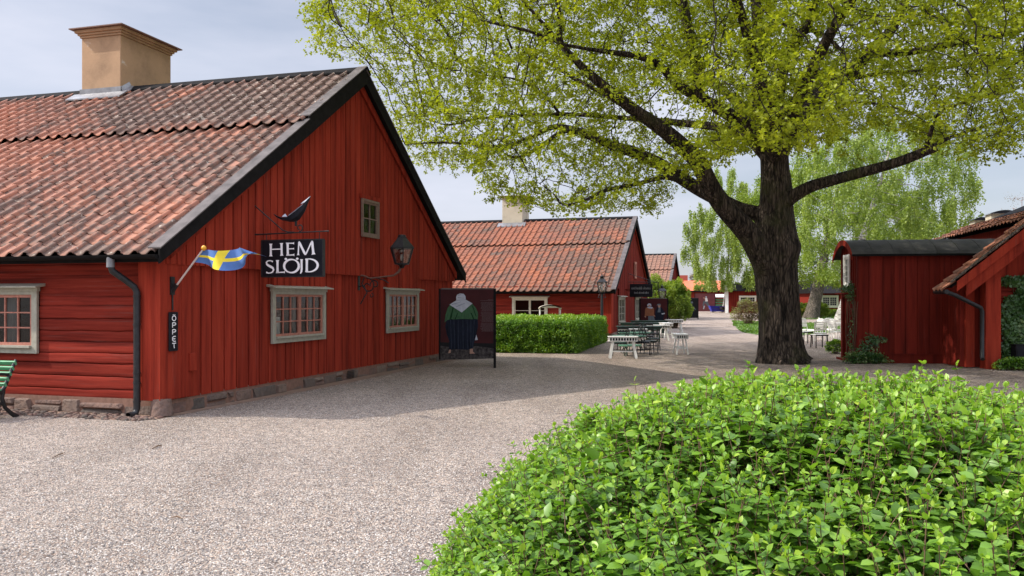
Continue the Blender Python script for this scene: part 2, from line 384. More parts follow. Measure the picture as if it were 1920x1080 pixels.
class MB:
    """collects shapes; build() links them as one mesh object"""
    def __init__(s): s.v, s.f, s.t, s.sm = [], [], [], []
    def add(s, v, f, tone=None, smooth=False):
        b = len(s.v); s.v += [tuple(p) for p in v]
        tone = random.random() if tone is None else tone
        for q in f:
            s.f.append(tuple(i + b for i in q)); s.t.append(tone); s.sm.append(smooth)
        return s
    def hexa(s, c, tone=None):
        """8 corners: bottom ring 0-3, top ring 4-7"""
        return s.add(c, [(3, 2, 1, 0), (4, 5, 6, 7), (0, 1, 5, 4), (1, 2, 6, 5), (2, 3, 7, 6), (3, 0, 4, 7)], tone)
    def box(s, x0, x1, y0, y1, z0, z1, tone=None):
        return s.hexa([(x0, y0, z0), (x1, y0, z0), (x1, y1, z0), (x0, y1, z0), (x0, y0, z1), (x1, y0, z1), (x1, y1, z1), (x0, y1, z1)], tone)
    def bar(s, a, b, w, h=None, up=(0, 0, 1), tone=None):
        a, b = Vector(a), Vector(b); h = h or w
        d = (b - a).normalized(); u = Vector(up)
        if abs(d.dot(u)) > 0.98: u = Vector((1, 0, 0))
        sd = d.cross(u).normalized() * w / 2; u = sd.cross(d).normalized() * h / 2
        return s.hexa([a - sd - u, a + sd - u, b + sd - u, b - sd - u, a - sd + u, a + sd + u, b + sd + u, b - sd + u], tone)
    def tube(s, pts, r, n=8, cap=True, tone=None, smooth=True):
        pts = [Vector(p) for p in pts]
        rs = r if isinstance(r, (list, tuple)) else [r] * len(pts)
        v = []; prev = None
        for i, p in enumerate(pts):
            d = (pts[min(i + 1, len(pts) - 1)] - pts[max(i - 1, 0)]).normalized()
            if prev is None:
                u = Vector((0, 0, 1)) if abs(d.z) < 0.9 else Vector((1, 0, 0))
                u = (u - d * u.dot(d)).normalized()
            else: u = (prev - d * prev.dot(d)).normalized()
            prev = u; w = d.cross(u)
            for k in range(n):
                a = 2 * PI * k / n
                v.append(p + (u * math.cos(a) + w * math.sin(a)) * rs[i])
        f = [(i * n + k, i * n + (k + 1) % n, (i + 1) * n + (k + 1) % n, (i + 1) * n + k) for i in range(len(pts) - 1) for k in range(n)]
        s.add(v, f, tone, smooth)
        if cap: s.add(v[:n], [tuple(reversed(range(n)))], tone); s.add(v[-n:], [tuple(range(n))], tone)
        return s
    def lathe(s, prof, c=(0, 0, 0), n=16, tone=None, smooth=True, rot=0):
        v = [(c[0] + r * math.cos(2 * PI * k / n + rot), c[1] + r * math.sin(2 * PI * k / n + rot), c[2] + z) for r, z in prof for k in range(n)]
        f = [(i * n + k, i * n + (k + 1) % n, (i + 1) * n + (k + 1) % n, (i + 1) * n + k) for i in range(len(prof) - 1) for k in range(n)]
        return s.add(v, f, tone, smooth)
    def prism(s, poly, off, tone=None):
        """polygon of 3D points, extruded by vector off"""
        off = Vector(off); a = [Vector(p) for p in poly]; b = [p + off for p in a]; n = len(a)
        f = [tuple(reversed(range(n))), tuple(range(n, 2 * n))] + [(i, (i + 1) % n, (i + 1) % n + n, i + n) for i in range(n)]
        return s.add(a + b, f, tone)
    def build(s, name, mat, parent=None, bevel=0.0):
        me = bpy.data.meshes.new(name); me.from_pydata(s.v, [], s.f); me.update()
        me.polygons.foreach_set('use_smooth', s.sm)
        a = me.attributes.new('tone', 'FLOAT', 'FACE'); a.data.foreach_set('value', s.t)
        me.materials.append(mat)
        o = bpy.data.objects.new(name, me)
        if bevel:
            b = o.modifiers.new('bevel', 'BEVEL'); b.width = bevel; b.segments = 2; b.limit_method = 'ANGLE'
        return link(o, parent)

def fb(mb, fr, s0, s1, z0, z1, d0, d1, tone=None):
    """box in wall coordinates: s along the wall, z up, d outward"""
    return mb.hexa([fr(s0, z0, d0), fr(s1, z0, d0), fr(s1, z0, d1), fr(s0, z0, d1), fr(s0, z1, d0), fr(s1, z1, d0), fr(s1, z1, d1), fr(s0, z1, d1)], tone)

def at(px, py, d):
    """a point seen at photo pixel (px,py) standing d metres away"""
    return Vector(((px - 960) / F * d, d, EYE + (HOR - py) / F * d))

def copy_tree(o, parent=None):
    c = o.copy(); C.objects.link(c)
    if parent is not None: c.parent = parent
    for ch in [k for k in o.children]: copy_tree(ch, c)
    return c

GAB = lambda s, z, d: (d, s, z)        # gable wall at local x = 0, outward +x
SID = lambda s, z, d: (-s, -d, z)      # long wall at local y = 0, outward -y, s counts to the left
FRO = lambda s, z, d: (s, -d, z)       # front wall, s counts to the right

# ---------------------------------------------------------------- cottages
def tiles(name, mat, parent, x_right, length, y0, z0, slope, run0, run1, sgn=1, tw=0.27, expo=0.32, raise_=0.0, yref=0.0, agef=None, seed=1):
    """pantiles over one strip of a roof slope; run0/run1 horizontal distances from the eave"""
    r = np.random.default_rng(seed)
    cs = math.cos(math.atan(slope)); sn = math.sin(math.atan(slope))
    L0, L1 = run0 / cs, run1 / cs
    rows = max(1, round((L1 - L0) / expo)); ex = (L1 - L0) / rows
    cols = int(round(length / tw)); tw = length / cols
    c = np.array([0, 0, .05, .13, .24, .40, .58, .76, .92, 1.06]); K = len(c)
    prof = np.array([-.012, .034, .052, .056, .034, .004, -.008, -.008, .001, .010])
    edge = -0.045 * np.sin(np.pi * np.clip(c / 1.0, 0, 1))
    I, J = np.meshgrid(np.arange(cols), np.arange(rows), indexing='ij'); I = I.ravel(); J = J.ravel(); N = len(I)
    jx = r.normal(0, 0.004, N); jb = r.normal(0, 0.008, N); jn = r.normal(0, 0.0035, N); jr = r.normal(0, 0.010, N)
    a = (I[:, None] + c[None, :]) * tw + jx[:, None]
    V = np.zeros((N, 3 * K, 3))
    for q, (bb, nn) in enumerate((( -0.03, 0.013), (-0.03, -0.003), (ex + 0.01, 0.0))):
        b = L0 + J[:, None] * ex + bb + jb[:, None] + (edge[None, :] if q < 2 else 0) + jr[:, None] * c[None, :]
        n = prof[None, :] + nn + jn[:, None] + raise_ + (0.008 if q < 2 else 0)
        V[:, q * K:(q + 1) * K, 0] = x_right - a
        V[:, q * K:(q + 1) * K, 1] = y0 + sgn * (b * cs - n * sn)
        V[:, q * K:(q + 1) * K, 2] = z0 + b * sn + n * cs
    k = np.arange(K - 1)
    f1 = np.stack([k, 2 * K + k, 2 * K + k + 1, k + 1], 1)           # top
    f2 = np.stack([K + k, k, k + 1, K + k + 1], 1)                    # front lip
    fr = np.concatenate([f1, f2])
    Fc = (fr[None] + (np.arange(N) * 3 * K)[:, None, None]).reshape(-1, 4)
    pn = np.array([mn.noise((I[i] * tw * .9, J[i] * ex * .55, seed)) for i in range(N)])
    tone = np.clip(.45 * r.random(N) ** .6 + .42 + .55 * pn, 0, 1)
    age = np.array([agef(I[i] * tw, J[i] * ex + L0) for i in range(N)]) if agef else np.zeros(N)
    age = age - 0.15 + r.normal(0, 0.115, N) + .14 * pn
    per = len(fr)
    return mesh_np(name, V.reshape(-1, 3), [Fc], mat, parent, True,
                   {'tone': ('FACE', np.repeat(tone, per)), 'age': ('FACE', np.repeat(age, per))})

def boards(fr, y0, y1, zb, ztop, pitch, d, openings=(), batten=0.0, thick=0.03, seed=1, mb=None, gap=0.004):
    """board-and-batten siding as separate boards with slanted tops, cut round the openings"""
    mb = mb or MB(); r = random.Random(seed)
    y = y0
    while y < y1 - 0.02:
        p = min(pitch * r.uniform(0.86, 1.16), y1 - y)
        ye = y + p
        def piece(a, b, d0, d1, tone):
            segs = [(zb, None)]
            for (o0, o1, oz0, oz1) in openings:
                if b > o0 and a < o1:
                    segs = [(zb, oz0), (oz1, None)]
            cuts = [a, b]
            for (o0, o1, oz0, oz1) in openings:
                for e in (o0, o1):
                    if a < e < b: cuts.append(e)
            cuts = sorted(cuts)
            for ca, cb in zip(cuts[:-1], cuts[1:]):
                mid = (ca + cb) / 2; sg = [(zb, None)]
                for (o0, o1, oz0, oz1) in openings:
                    if o0 < mid < o1: sg = [(zb, oz0), (oz1, None)]
                for z0, z1 in sg:
                    ta, tb = (z1, z1) if z1 is not None else (ztop(ca), ztop(cb))
                    if min(ta, tb) <= z0 + 0.01:
                        if max(ta, tb) <= z0 + 0.01: continue
                        ta, tb = max(ta, z0 + 0.002), max(tb, z0 + 0.002)
                    mb.hexa([fr(ca, z0, d0), fr(cb, z0, d0), fr(cb, z0, d1), fr(ca, z0, d1), fr(ca, ta, d0), fr(cb, tb, d0), fr(cb, tb, d1), fr(ca, ta, d1)], tone)
        dd = r.uniform(-0.003, 0.003)
        piece(y, ye - gap, d - thick, d + dd, r.random())
        if batten and ye < y1 - 0.05:
            w = batten * r.uniform(0.85, 1.15)
            piece(ye - w / 2, ye + w / 2, d + dd + 0.0005, d + 0.034 + dd, r.random())
        y = ye
    return mb

def logwall(name, parent, s0, s1, zb, zt, openings=(), ds=0.04, seed=3, mat=None, plain_above=1.48):
    """squared timber wall: wavy courses with deep seams"""
    r = random.Random(seed)
    seams = [zb]
    while seams[-1] < zt - 0.12: seams.append(seams[-1] + r.uniform(0.12, 0.21))
    seams[-1] = zt
    ns = int((s1 - s0) / ds) + 1
    zs = []
    for a, b in zip(seams[:-1], seams[1:]):
        for q in (0.0, 0.035, 0.09, 0.3, 0.5, 0.7, 0.91, 0.965): zs.append((a, b, q))
    zs.append((seams[-2], seams[-1], 1.0))
    sv_ = np.linspace(s0, s1, ns); V = []; T = []
    for (a, b, q) in zs:
        for s in sv_:
            plain = b > plain_above + 0.15
            amp = 0.006 if plain else 0.016
            wa = amp * mn.noise((s * 1.3, a * 7, 3.1)) + 0.5 * amp * mn.noise((s * 5, a * 7, 8.1))
            wb = amp * mn.noise((s * 1.3, b * 7, 3.1)) + 0.5 * amp * mn.noise((s * 5, b * 7, 8.1))
            z = (a + (wa if a > zb else 0)) * (1 - q) + (b + (wb if b < zt else 0)) * q
            depth = 0.014 if plain else 0.05
            off = (mn.noise((a * 31, 0.5, 1)) * 0.012)
            if q in (0.0, 1.0): d = -depth
            else:
                e = min(q, 1 - q); d = (0.0 if e > 0.05 else (-0.35 * depth if plain else -0.12 * depth)) + off * (1.0 if not plain else 0.4)
                d += 0.007 * mn.noise((s * 2.2, z * 22, 5.5)) * (0.3 if plain else 1)
            V.append((-s, -d, z))
    nr = len(zs); Fc = []; tone = []
    rt = {a: r.random() for a in seams}
    for i in range(nr - 1):
        zc = (V[i * ns][2] + V[(i + 1) * ns][2]) / 2
        for k in range(ns - 1):
            sc_ = (sv_[k] + sv_[k + 1]) / 2
            if any(o0 < sc_ < o1 and oz0 < zc < oz1 for (o0, o1, oz0, oz1) in openings): continue
            Fc.append((i * ns + k, (i + 1) * ns + k, (i + 1) * ns + k + 1, i * ns + k + 1)); tone.append(rt[zs[i][0]])
    return mesh_np(name, V, [np.array(Fc)[:, ::-1]], mat or M['redlog'], parent, True, {'tone': ('FACE', tone)})

def window(parent, fr, s0, s1, z0, z1, d, ncas=2, cols=3, rows=3, trim=None, sash=None, hood=True, curtain=None, cas=0.10, stuff=False, label=None, detail=True, flip=False):
    trim = trim or M['trim']; sash = sash or M['sash']
    w = MB()
    bt = cas * 1.15
    fb(w, fr, s0, s0 + cas, z0, z1, d, d + 0.045)
    fb(w, fr, s1 - cas, s1, z0, z1, d, d + 0.045)
    fb(w, fr, s0 + cas, s1 - cas, z0, z0 + bt, d, d + 0.043)
    fb(w, fr, s0 + cas, s1 - cas, z1 - bt, z1, d, d + 0.043)
    if hood: fb(w, fr, s0 - 0.025, s1 + 0.025, z1 - bt * 0.55, z1 + 0.004, d + 0.001, d + 0.06)
    win = w.build('window', trim, parent, 0.004 if detail else 0)
    if label: win['label'] = label
    a0, a1, b0, b1 = s0 + cas, s1 - cas, z0 + bt, z1 - bt
    if hood:
        h = MB()
        h.hexa([fr(s0 - 0.10, z1 + 0.012, d - 0.02), fr(s1 + 0.10, z1 + 0.012, d - 0.02), fr(s1 + 0.10, z1 - 0.012, d + 0.16), fr(s0 - 0.10, z1 - 0.012, d + 0.16),
                fr(s0 - 0.10, z1 + 0.055, d - 0.02), fr(s1 + 0.10, z1 + 0.055, d - 0.02), fr(s1 + 0.10, z1 + 0.008, d + 0.16), fr(s0 - 0.10, z1 + 0.008, d + 0.16)])
        h.build('window_hood', trim, win, 0.004 if detail else 0)
        k = MB(); fb(k, fr, a0 - 0.0, a1 + 0.0, b0 - 0.03, b0 + 0.004, d + 0.01, d + 0.085); k.build('window_sill', trim, win)
    rc = MB()   # open box behind the glass
    dp = -0.55
    P = [fr(a0, b0, d - .02), fr(a1, b0, d - .02), fr(a1, b1, d - .02), fr(a0, b1, d - .02), fr(a0, b0, dp), fr(a1, b0, dp), fr(a1, b1, dp), fr(a0, b1, dp)]
    rc.add(P, [(4, 5, 6, 7), (0, 1, 5, 4), (1, 2, 6, 5), (2, 3, 7, 6), (3, 0, 4, 7)])
    rc.build('window_recess', M['interior'], win)
    cw = (a1 - a0) / ncas
    sb = MB()
    for i in range(ncas):
        c0 = a0 + i * cw + 0.003; c1 = a0 + (i + 1) * cw - 0.003
        st = 0.042
        fb(sb, fr, c0, c0 + st, b0, b1, d - 0.03, d + 0.02); fb(sb, fr, c1 - st, c1, b0, b1, d - 0.03, d + 0.02)
        fb(sb, fr, c0 + st, c1 - st, b0, b0 + st * 1.1, d - 0.029, d + 0.018); fb(sb, fr, c0 + st, c1 - st, b1 - st, b1, d - 0.029, d + 0.018)
        for q in range(1, cols):
            x = c0 + st + (c1 - c0 - 2 * st) * q / cols
            fb(sb, fr, x - 0.011, x + 0.011, b0 + st, b1 - st, d - 0.02, d + 0.010)
        for q in range(1, rows):
            z = b0 + st + (b1 - b0 - 2 * st) * q / rows
            fb(sb, fr, c0 + st, c1 - st, z - 0.010, z + 0.010, d - 0.02, d + 0.012)
    sb.build('sash', sash, win)
    q = [Vector(fr(a0 + .02, b0 + .02, d - .012)), Vector(fr(a1 - .02, b0 + .02, d - .012)), Vector(fr(a1 - .02, b1 - .02, d - .012)), Vector(fr(a0 + .02, b1 - .02, d - .012))]
    if (q[1] - q[0]).cross(q[2] - q[1]).dot(Vector(fr(0, 0, 1)) - Vector(fr(0, 0, 0))) < 0: q.reverse()   # face outward
    g = MB(); g.add(q, [(0, 1, 2, 3)])
    g.build('pane', M['glass'], win)
    if curtain:
        for (c0, c1) in curtain:
            n = max(6, int(abs(c1 - c0) * 60)); v = []; f = []
            for i in range(n + 1):
                s = a0 + (a1 - a0) * (c0 + (c1 - c0) * i / n); dd = -0.16 + 0.022 * math.sin(i * 1.25) + 0.01 * math.sin(i * 0.5)
                v += [fr(s, b0 + 0.02, dd), fr(s, b1 - 0.03, dd * 0.9)]
            f = [(2 * i, 2 * i + 2, 2 * i + 3, 2 * i + 1) for i in range(n)]
            MB().add(v, f, smooth=True).build('curtain', M['curtain'], win)
    return win

def cottage(label, P0, theta, L, W, edge_z, ridge_z, tmat, agef, step=0.59, over=0.33, rake=0.28, tw=0.27, expo=0.32, seed=1, group=None, side_open=(), gab_open=(), split_z=2.18, pitch=(0.30, 0.215), bot=0.21, detail=True, log=True, gable_red='red'):
    h = thing('red_cottage', label, 'cottage', (P0[0], P0[1], 0), -R(theta), group)
    run = W / 2 + over
    slope = (ridge_z - edge_z) / run
    zr = lambda y: edge_z + (min(y, W - y) + over) * slope
    roofg = lambda y: zr(y) - 0.10
    # walls
    if log: logwall('log_wall', h, 0.0, min(L, 15), bot, edge_z + 0.22, side_open, ds=0.05 if detail else 0.2, seed=seed)
    mb = boards(GAB, 0.0, W, bot, lambda y: min(split_z + 0.04, roofg(y)), pitch[0], 0.02, gab_open, seed=seed, gap=.034 if detail else .05)
    boards(GAB, 0.0, W, bot + .003, lambda y: min(split_z + 0.02, roofg(y) - .01), 3.0, -0.012, gab_open, seed=seed, thick=.02, gap=0, mb=mb)
    mb.build('lower_siding', M[gable_red], h)
    mb = boards(GAB, 0.0, W, split_z - 0.02, lambda y: roofg(y), pitch[1], 0.085, gab_open, seed=seed + 5, gap=.026 if detail else .05)
    boards(GAB, 0.0, W, split_z - .015, lambda y: roofg(y) - .01, 3.0, 0.055, gab_open, seed=seed, thick=.02, gap=0, mb=mb)
    # drip board under the upper siding
    mb.build('upper_siding', M[gable_red], h)
    # core walls behind the siding (ends, back)
    co = MB()
    co.box(-L, -L + 0.1, 0.06, W - 0.06, 0.1, edge_z + 0.1)
    co.add([(-L + .05, 0.06, edge_z), (-L + .05, W - .06, edge_z), (-L + .05, W / 2, ridge_z - .15)], [(0, 1, 2)])
    co.box(-L, -0.1, W - 0.12, W, 0.1, edge_z + 0.2)
    co.build('rear_wall', M['red'], h)
    # stone base
    sb = MB(); rr = random.Random(seed + 9)
    def stones(frf, s0, s1, hh):
        s = s0
        while s < s1:
            w = rr.uniform(0.22, 0.75); e = min(s + w, s1); hv = hh * rr.uniform(.78, 1.02)
            n = 2 if rr.random() < 0.35 and hh > 0.15 else 1
            zc = [0.0, rr.uniform(0.4, 0.6) * hv, hv] if n == 2 else [0.0, hv]
            for za, zb_ in zip(zc[:-1], zc[1:]):
                g = 0.012; j = lambda k=0.034: rr.uniform(-k, k)
                o = rr.uniform(0.03, 0.085)
                c = [frf(s + g + j(), za - 0.04 + (0.03 if za == 0 else g), 0), frf(e - g + j(), za - 0.04 + (0.03 if za == 0 else g), 0), frf(e - g + j(), zb_ - g, 0), frf(s + g + j(), zb_ - g, 0)]
                m4 = [frf(s + g + 0.02 + j(), za + 0.01, o + j(.014)), frf(e - g - 0.02 + j(), za + 0.01, o + j(.014)), frf(e - g - 0.03 + j(), zb_ - g - 0.02 + j(.012), o - 0.01 + j(.014)), frf(s + g + 0.03 + j(), zb_ - g - 0.02 + j(.012), o - 0.01 + j(.014))]
                sb.add(c + m4, [(4, 5, 6, 7), (0, 1, 5, 4), (1, 2, 6, 5), (2, 3, 7, 6), (3, 0, 4, 7)], rr.random())
            s = e
    stones(lambda s, z, d: GAB(s, z, d - 0.02), 0.0, W, bot)
    stones(lambda s, z, d: SID(s, z, d - 0.02), 0.0, L, bot)
    sb.build('stone_base', M['stone'], h, 0.035 if detail else 0)
    mo = MB(); mo.box(-L, 0.01, 0.0, W, -0.05, bot + 0.02); mo.build('mortar_bed', M['mortar'], h)
    # roof
    rf = MB()
    th = 0.05
    for sg in (1, -1):
        ye, yr = (-over, W / 2) if sg == 1 else (W + over, W / 2)
        rf.add([(-L - rake, ye, edge_z - 0.06), (rake - .02, ye, edge_z - 0.06), (rake - .02, yr, ridge_z - 0.06), (-L - rake, yr, ridge_z - 0.06)], [(0, 1, 2, 3)])
        rf.add([(-L - rake, ye, edge_z - 0.10), (rake - .02, ye, edge_z - 0.10), (rake - .02, yr, ridge_z - 0.10), (-L - rake, yr, ridge_z - 0.10)], [(3, 2, 1, 0)])
    rf.box(-L - rake, rake - .02, -over - 0.0, -over + 0.02, edge_z - 0.13, edge_z - 0.03)
    roof = rf.build('roof', M['black'], h)
    n1 = run * step
    tiles('roof_tiles', tmat, roof, rake - 0.10, L + 2 * rake - 0.15, -over, edge_z, slope, 0.0, n1, 1, tw, expo, 0.0, agef=agef, seed=seed)
    tiles('roof_tiles', tmat, roof, rake - 0.10, L + 2 * rake - 0.15, -over, edge_z, slope, n1 - 0.02, run - 0.05, 1, tw, expo, 0.075, agef=agef, seed=seed + 1)
    if detail:
        tiles('roof_tiles', tmat, roof, rake - 0.10, L + 2 * rake - 0.15, W + over, edge_z, slope, 0.0, run - 0.05, -1, tw, expo, 0.0, agef=agef, seed=seed + 2)
    else:
        q = MB(); q.add([(-L - rake, W + over, edge_z + .02), (rake, W + over, edge_z + .02), (rake, W / 2, ridge_z + .02), (-L - rake, W / 2, ridge_z + .02)], [(3, 2, 1, 0)])
        q.build('roof_tiles', tmat, roof)
    # ridge cap: folded black sheet
    rc = MB()
    cs = 1 / math.sqrt(1 + slope * slope)
    y0, zt = W / 2, ridge_z + 0.17
    for sg in (1, -1):
        a = (y0, zt); b = (y0 + sg * 0.16, zt - 0.16 * slope - 0.02); c = (b[0], b[1] - 0.035)
        rc.add([(-L - rake, a[0], a[1]), (rake + .03, a[0], a[1]), (rake + .03, b[0], b[1]), (-L - rake, b[0], b[1]), (rake + .03, c[0], c[1]), (-L - rake, c[0], c[1])], [(0, 1, 2, 3), (3, 2, 4, 5)])
    rc.build('ridge_cap', M['black'], roof)
    # barge boards and the sheet that covers the tile ends
    for xr, dx in ((rake, 1), (-L - rake, -1)):
        for sg in (1, -1):
            bb = MB(); cap = MB(); tr = MB()
            ye, yr = (-over - 0.05, W / 2) if sg == 1 else (W + over + 0.05, W / 2)
            segs = [(0.0, step, 0.07), (step, 1.0, 0.145)] if sg == 1 else [(0.0, 1.0, 0.07)]
            for (q0, q1, up) in segs:
                ya, yb = ye + (yr - ye) * q0, ye + (yr - ye) * q1
                za = edge_z - 0.03 + (ridge_z - edge_z + 0.03) * q0; zb2 = edge_z - 0.03 + (ridge_z - edge_z + 0.03) * q1
                lo = 0.205
                x0, x1 = (xr - 0.03, xr) if dx > 0 else (xr, xr + 0.03)
                pts = [(x0, ya, za - lo + (0.08 if q0 == 0 else 0)), (x1, ya, za - lo + (0.08 if q0 == 0 else 0)), (x1, yb, zb2 - lo), (x0, yb, zb2 - lo), (x0, ya, za + up), (x1, ya, za + up), (x1, yb, zb2 + up), (x0, yb, zb2 + up)]
                bb.hexa(pts)
                e = 0.012
                w2 = 0.20
                x2, x3 = (xr - w2, xr + 0.015) if dx > 0 else (xr - 0.015, xr + w2)
                cap.hexa([(x2, ya, za + up + e), (x3, ya, za + up + e), (x3, yb, zb2 + up + e), (x2, yb, zb2 + up + e), (x2, ya, za + up + e + .02), (x3, ya, za + up + e + .02), (x3, yb, zb2 + up + e + .02), (x2, yb, zb2 + up + e + .02)])
            bb.build('barge_board', M['black'], h)
            cap.build('barge_flashing', M['sheet'], h)
            if dx > 0:
                # red trim board under the overhang, following the rake
                yq = 0.02 if sg == 1 else W - 0.02
                z1 = zr(0.02) - 0.12; z2 = ridge_z - 0.12
                tr.hexa([(0.115, yq, z1 - 0.17), (0.145, yq, z1 - 0.17), (0.145, W / 2, z2 - 0.17), (0.115, W / 2, z2 - 0.17), (0.115, yq, z1), (0.145, yq, z1), (0.145, W / 2, z2), (0.115, W / 2, z2)])
                tr.build('rake_trim', M['red'], h)
    # gutter
    g = MB(); n = 8; v = []
    for x in (-L - rake, rake - 0.03):
        for k in range(n + 1):
            a = PI + PI * k / n
            v.append((x, -over - 0.065 + 0.062 * math.cos(a), edge_z - 0.03 + 0.062 * math.sin(a)))
    g.add(v, [(k, k + 1, n + 2 + k, n + 1 + k) for k in range(n)], smooth=True)
    g.add(v[n + 1:], [tuple(range(n + 1))])
    g.build('gutter', M['black'], h)
    return h, slope, zr, roof

def chimney(roof, x0, x1, y0, y1, zbase, ztop, mat, cap_mat):
    c = MB(); c.box(x0, x1, y0, y1, zbase - 0.6, ztop - 0.20)
    for k, (o, za, zb) in enumerate(((0.03, -0.20, -0.15), (0.065, -0.15, -0.10), (0.11, -0.10, -0.03))):
        c.box(x0 - o, x1 + o, y0 - o, y1 + o, ztop + za, ztop + zb)
    ch = c.build('chimney', mat, roof, 0.015)
    k = MB()
    k.add([(x0 - .19, y0 - .19, ztop - .03), (x1 + .19, y0 - .19, ztop - .03), (x1 + .19, y1 + .19, ztop - .03), (x0 - .19, y1 + .19, ztop - .03),
           (x0 - .19, y0 - .19, ztop - .005), (x1 + .19, y0 - .19, ztop - .005), (x1 + .19, y1 + .19, ztop - .005), (x0 - .19, y1 + .19, ztop - .005),
           ((x0 + x1) / 2, (y0 + y1) / 2, ztop + .09)], [(3, 2, 1, 0), (0, 1, 5, 4), (1, 2, 6, 5), (2, 3, 7, 6), (3, 0, 4, 7), (4, 5, 8), (5, 6, 8), (6, 7, 8), (7, 4, 8)])
    k.build('chimney_cap', cap_mat, roof)
    return ch

# ================================================================ ground
g = MB()
g.add([(-400, -30, 0), (600, -30, 0), (600, 900, 0), (-400, 900, 0)], [(0, 1, 2, 3)])
tag(g.build('gravel_yard', M['gravel']), kind='structure')

def sheet(name, pts, z, mat):
    m = MB(); m.add([(x, y, z) for x, y in pts], [tuple(range(len(pts)))]); return tag(m.build(name, mat), kind='structure')

def ground_px(px, py):
    d = F * EYE / (py - HOR); return ((px - 960) / F * d, d)

def wobble(pts, n=6, a=0.12):
    out = []
    for i, (x, y) in enumerate(pts):
        x2, y2 = pts[(i + 1) % len(pts)]
        for k in range(n):
            t = k / n; q = a * math.hypot(x2 - x, y2 - y) / 8
            px_, py_ = x + (x2 - x) * t, y + (y2 - y) * t
            out.append((px_ + q * mn.noise((px_ * .8, py_ * .8, 1)), py_ + q * mn.noise((px_ * .8, py_ * .8, 7))))
    return out
lawn1 = wobble([ground_px(1376, 606), ground_px(1372, 601.5), ground_px(1400, 599.5), ground_px(1500, 599.2), ground_px(1640, 600), ground_px(1640, 605.5), ground_px(1500, 607), ground_px(1700, 613), ground_px(1600, 626), ground_px(1500, 629), ground_px(1420, 628), ground_px(1392, 624), ground_px(1380, 616)])
lawn1 = wobble([ground_px(1372, 601.5), ground_px(1420, 603.2), ground_px(1560, 606.5), ground_px(1660, 609), ground_px(1660, 622), ground_px(1560, 624), ground_px(1500, 629), ground_px(1420, 628), ground_px(1390, 623), ground_px(1378, 613)])
lawn2 = wobble([ground_px(1480, 590), ground_px(1700, 590), ground_px(1700, 600), ground_px(1600, 599), ground_px(1480, 598.6)])
sheet('lawn', lawn1, 0.012, M['grass'])
sheet('lawn', lawn2, 0.012, M['grass'])
def grass_on(name, poly, dens, hgt, seed):
    r = np.random.default_rng(seed)
    P = np.array(poly); lo, hi = P.min(0), P.max(0); n = int((hi - lo).prod() * dens); n = min(n, 90000)
    q = r.uniform(lo, hi, (n, 2)); ins = np.zeros(n, bool); x, y = q[:, 0], q[:, 1]; j = len(P) - 1
    for i in range(len(P)):
        xi, yi, xj, yj = P[i, 0], P[i, 1], P[j, 0], P[j, 1]
        ins ^= ((yi > y) != (yj > y)) & (x < (xj - xi) * (y - yi) / (yj - yi + 1e-9) + xi); j = i
    q = q[ins]; n = len(q)
    a = r.uniform(0, 6.28, n); w = r.uniform(.02, .05, n); h = r.uniform(.4, 1, n) * hgt
    V = np.zeros((n, 3, 3)); dx, dy = np.cos(a) * w, np.sin(a) * w
    V[:, 0, 0] = q[:, 0] - dx; V[:, 0, 1] = q[:, 1] - dy; V[:, 1, 0] = q[:, 0] + dx; V[:, 1, 1] = q[:, 1] + dy
    V[:, 2, 0] = q[:, 0] + r.normal(0, .04, n); V[:, 2, 1] = q[:, 1] + r.normal(0, .04, n); V[:, 2, 2] = h
    V[:, :2, 2] = 0.01
    o = mesh_np(name, V.reshape(-1, 3), [np.arange(3 * n).reshape(n, 3)], M['grassblade'], attrs={'tone': ('FACE', r.random(n))})
    return tag(o, 'short green grass blades growing over the lawn', 'grass', kind='stuff')
grass_on('grass', lawn1, 45, 0.12, 4)
o = grass_on('grass', lawn2, 12, 0.2, 5); o['label'] = 'strip of rough grass beyond the white path'
# earth strip with cobbles beside the near cottage
TH = 16.0
ax = Vector((math.cos(R(TH)), -math.sin(R(TH)), 0)); gx = Vector((math.sin(R(TH)), math.cos(R(TH)), 0))
P1 = Vector((-4.97, 11.8, 0))
def L1(x, y, z=0.0): return P1 + ax * x + gx * y + Vector((0, 0, z))
es = [L1(*p) for p in ((-14, -0.42), (-9, -.38), (-5, -.45), (-3.2, -.40), (-2.2, -.48), (-1.2, -.44), (-.3, -.52), (.15, -.30), (.22, .8), (.3, 3), (.36, 5), (.3, 8), (.34, 12.3), (0, 12.3), (0, 0), (-14, 0))]
sheet('earth_strip', [(p.x, p.y) for p in es], 0.006, M['earth'])

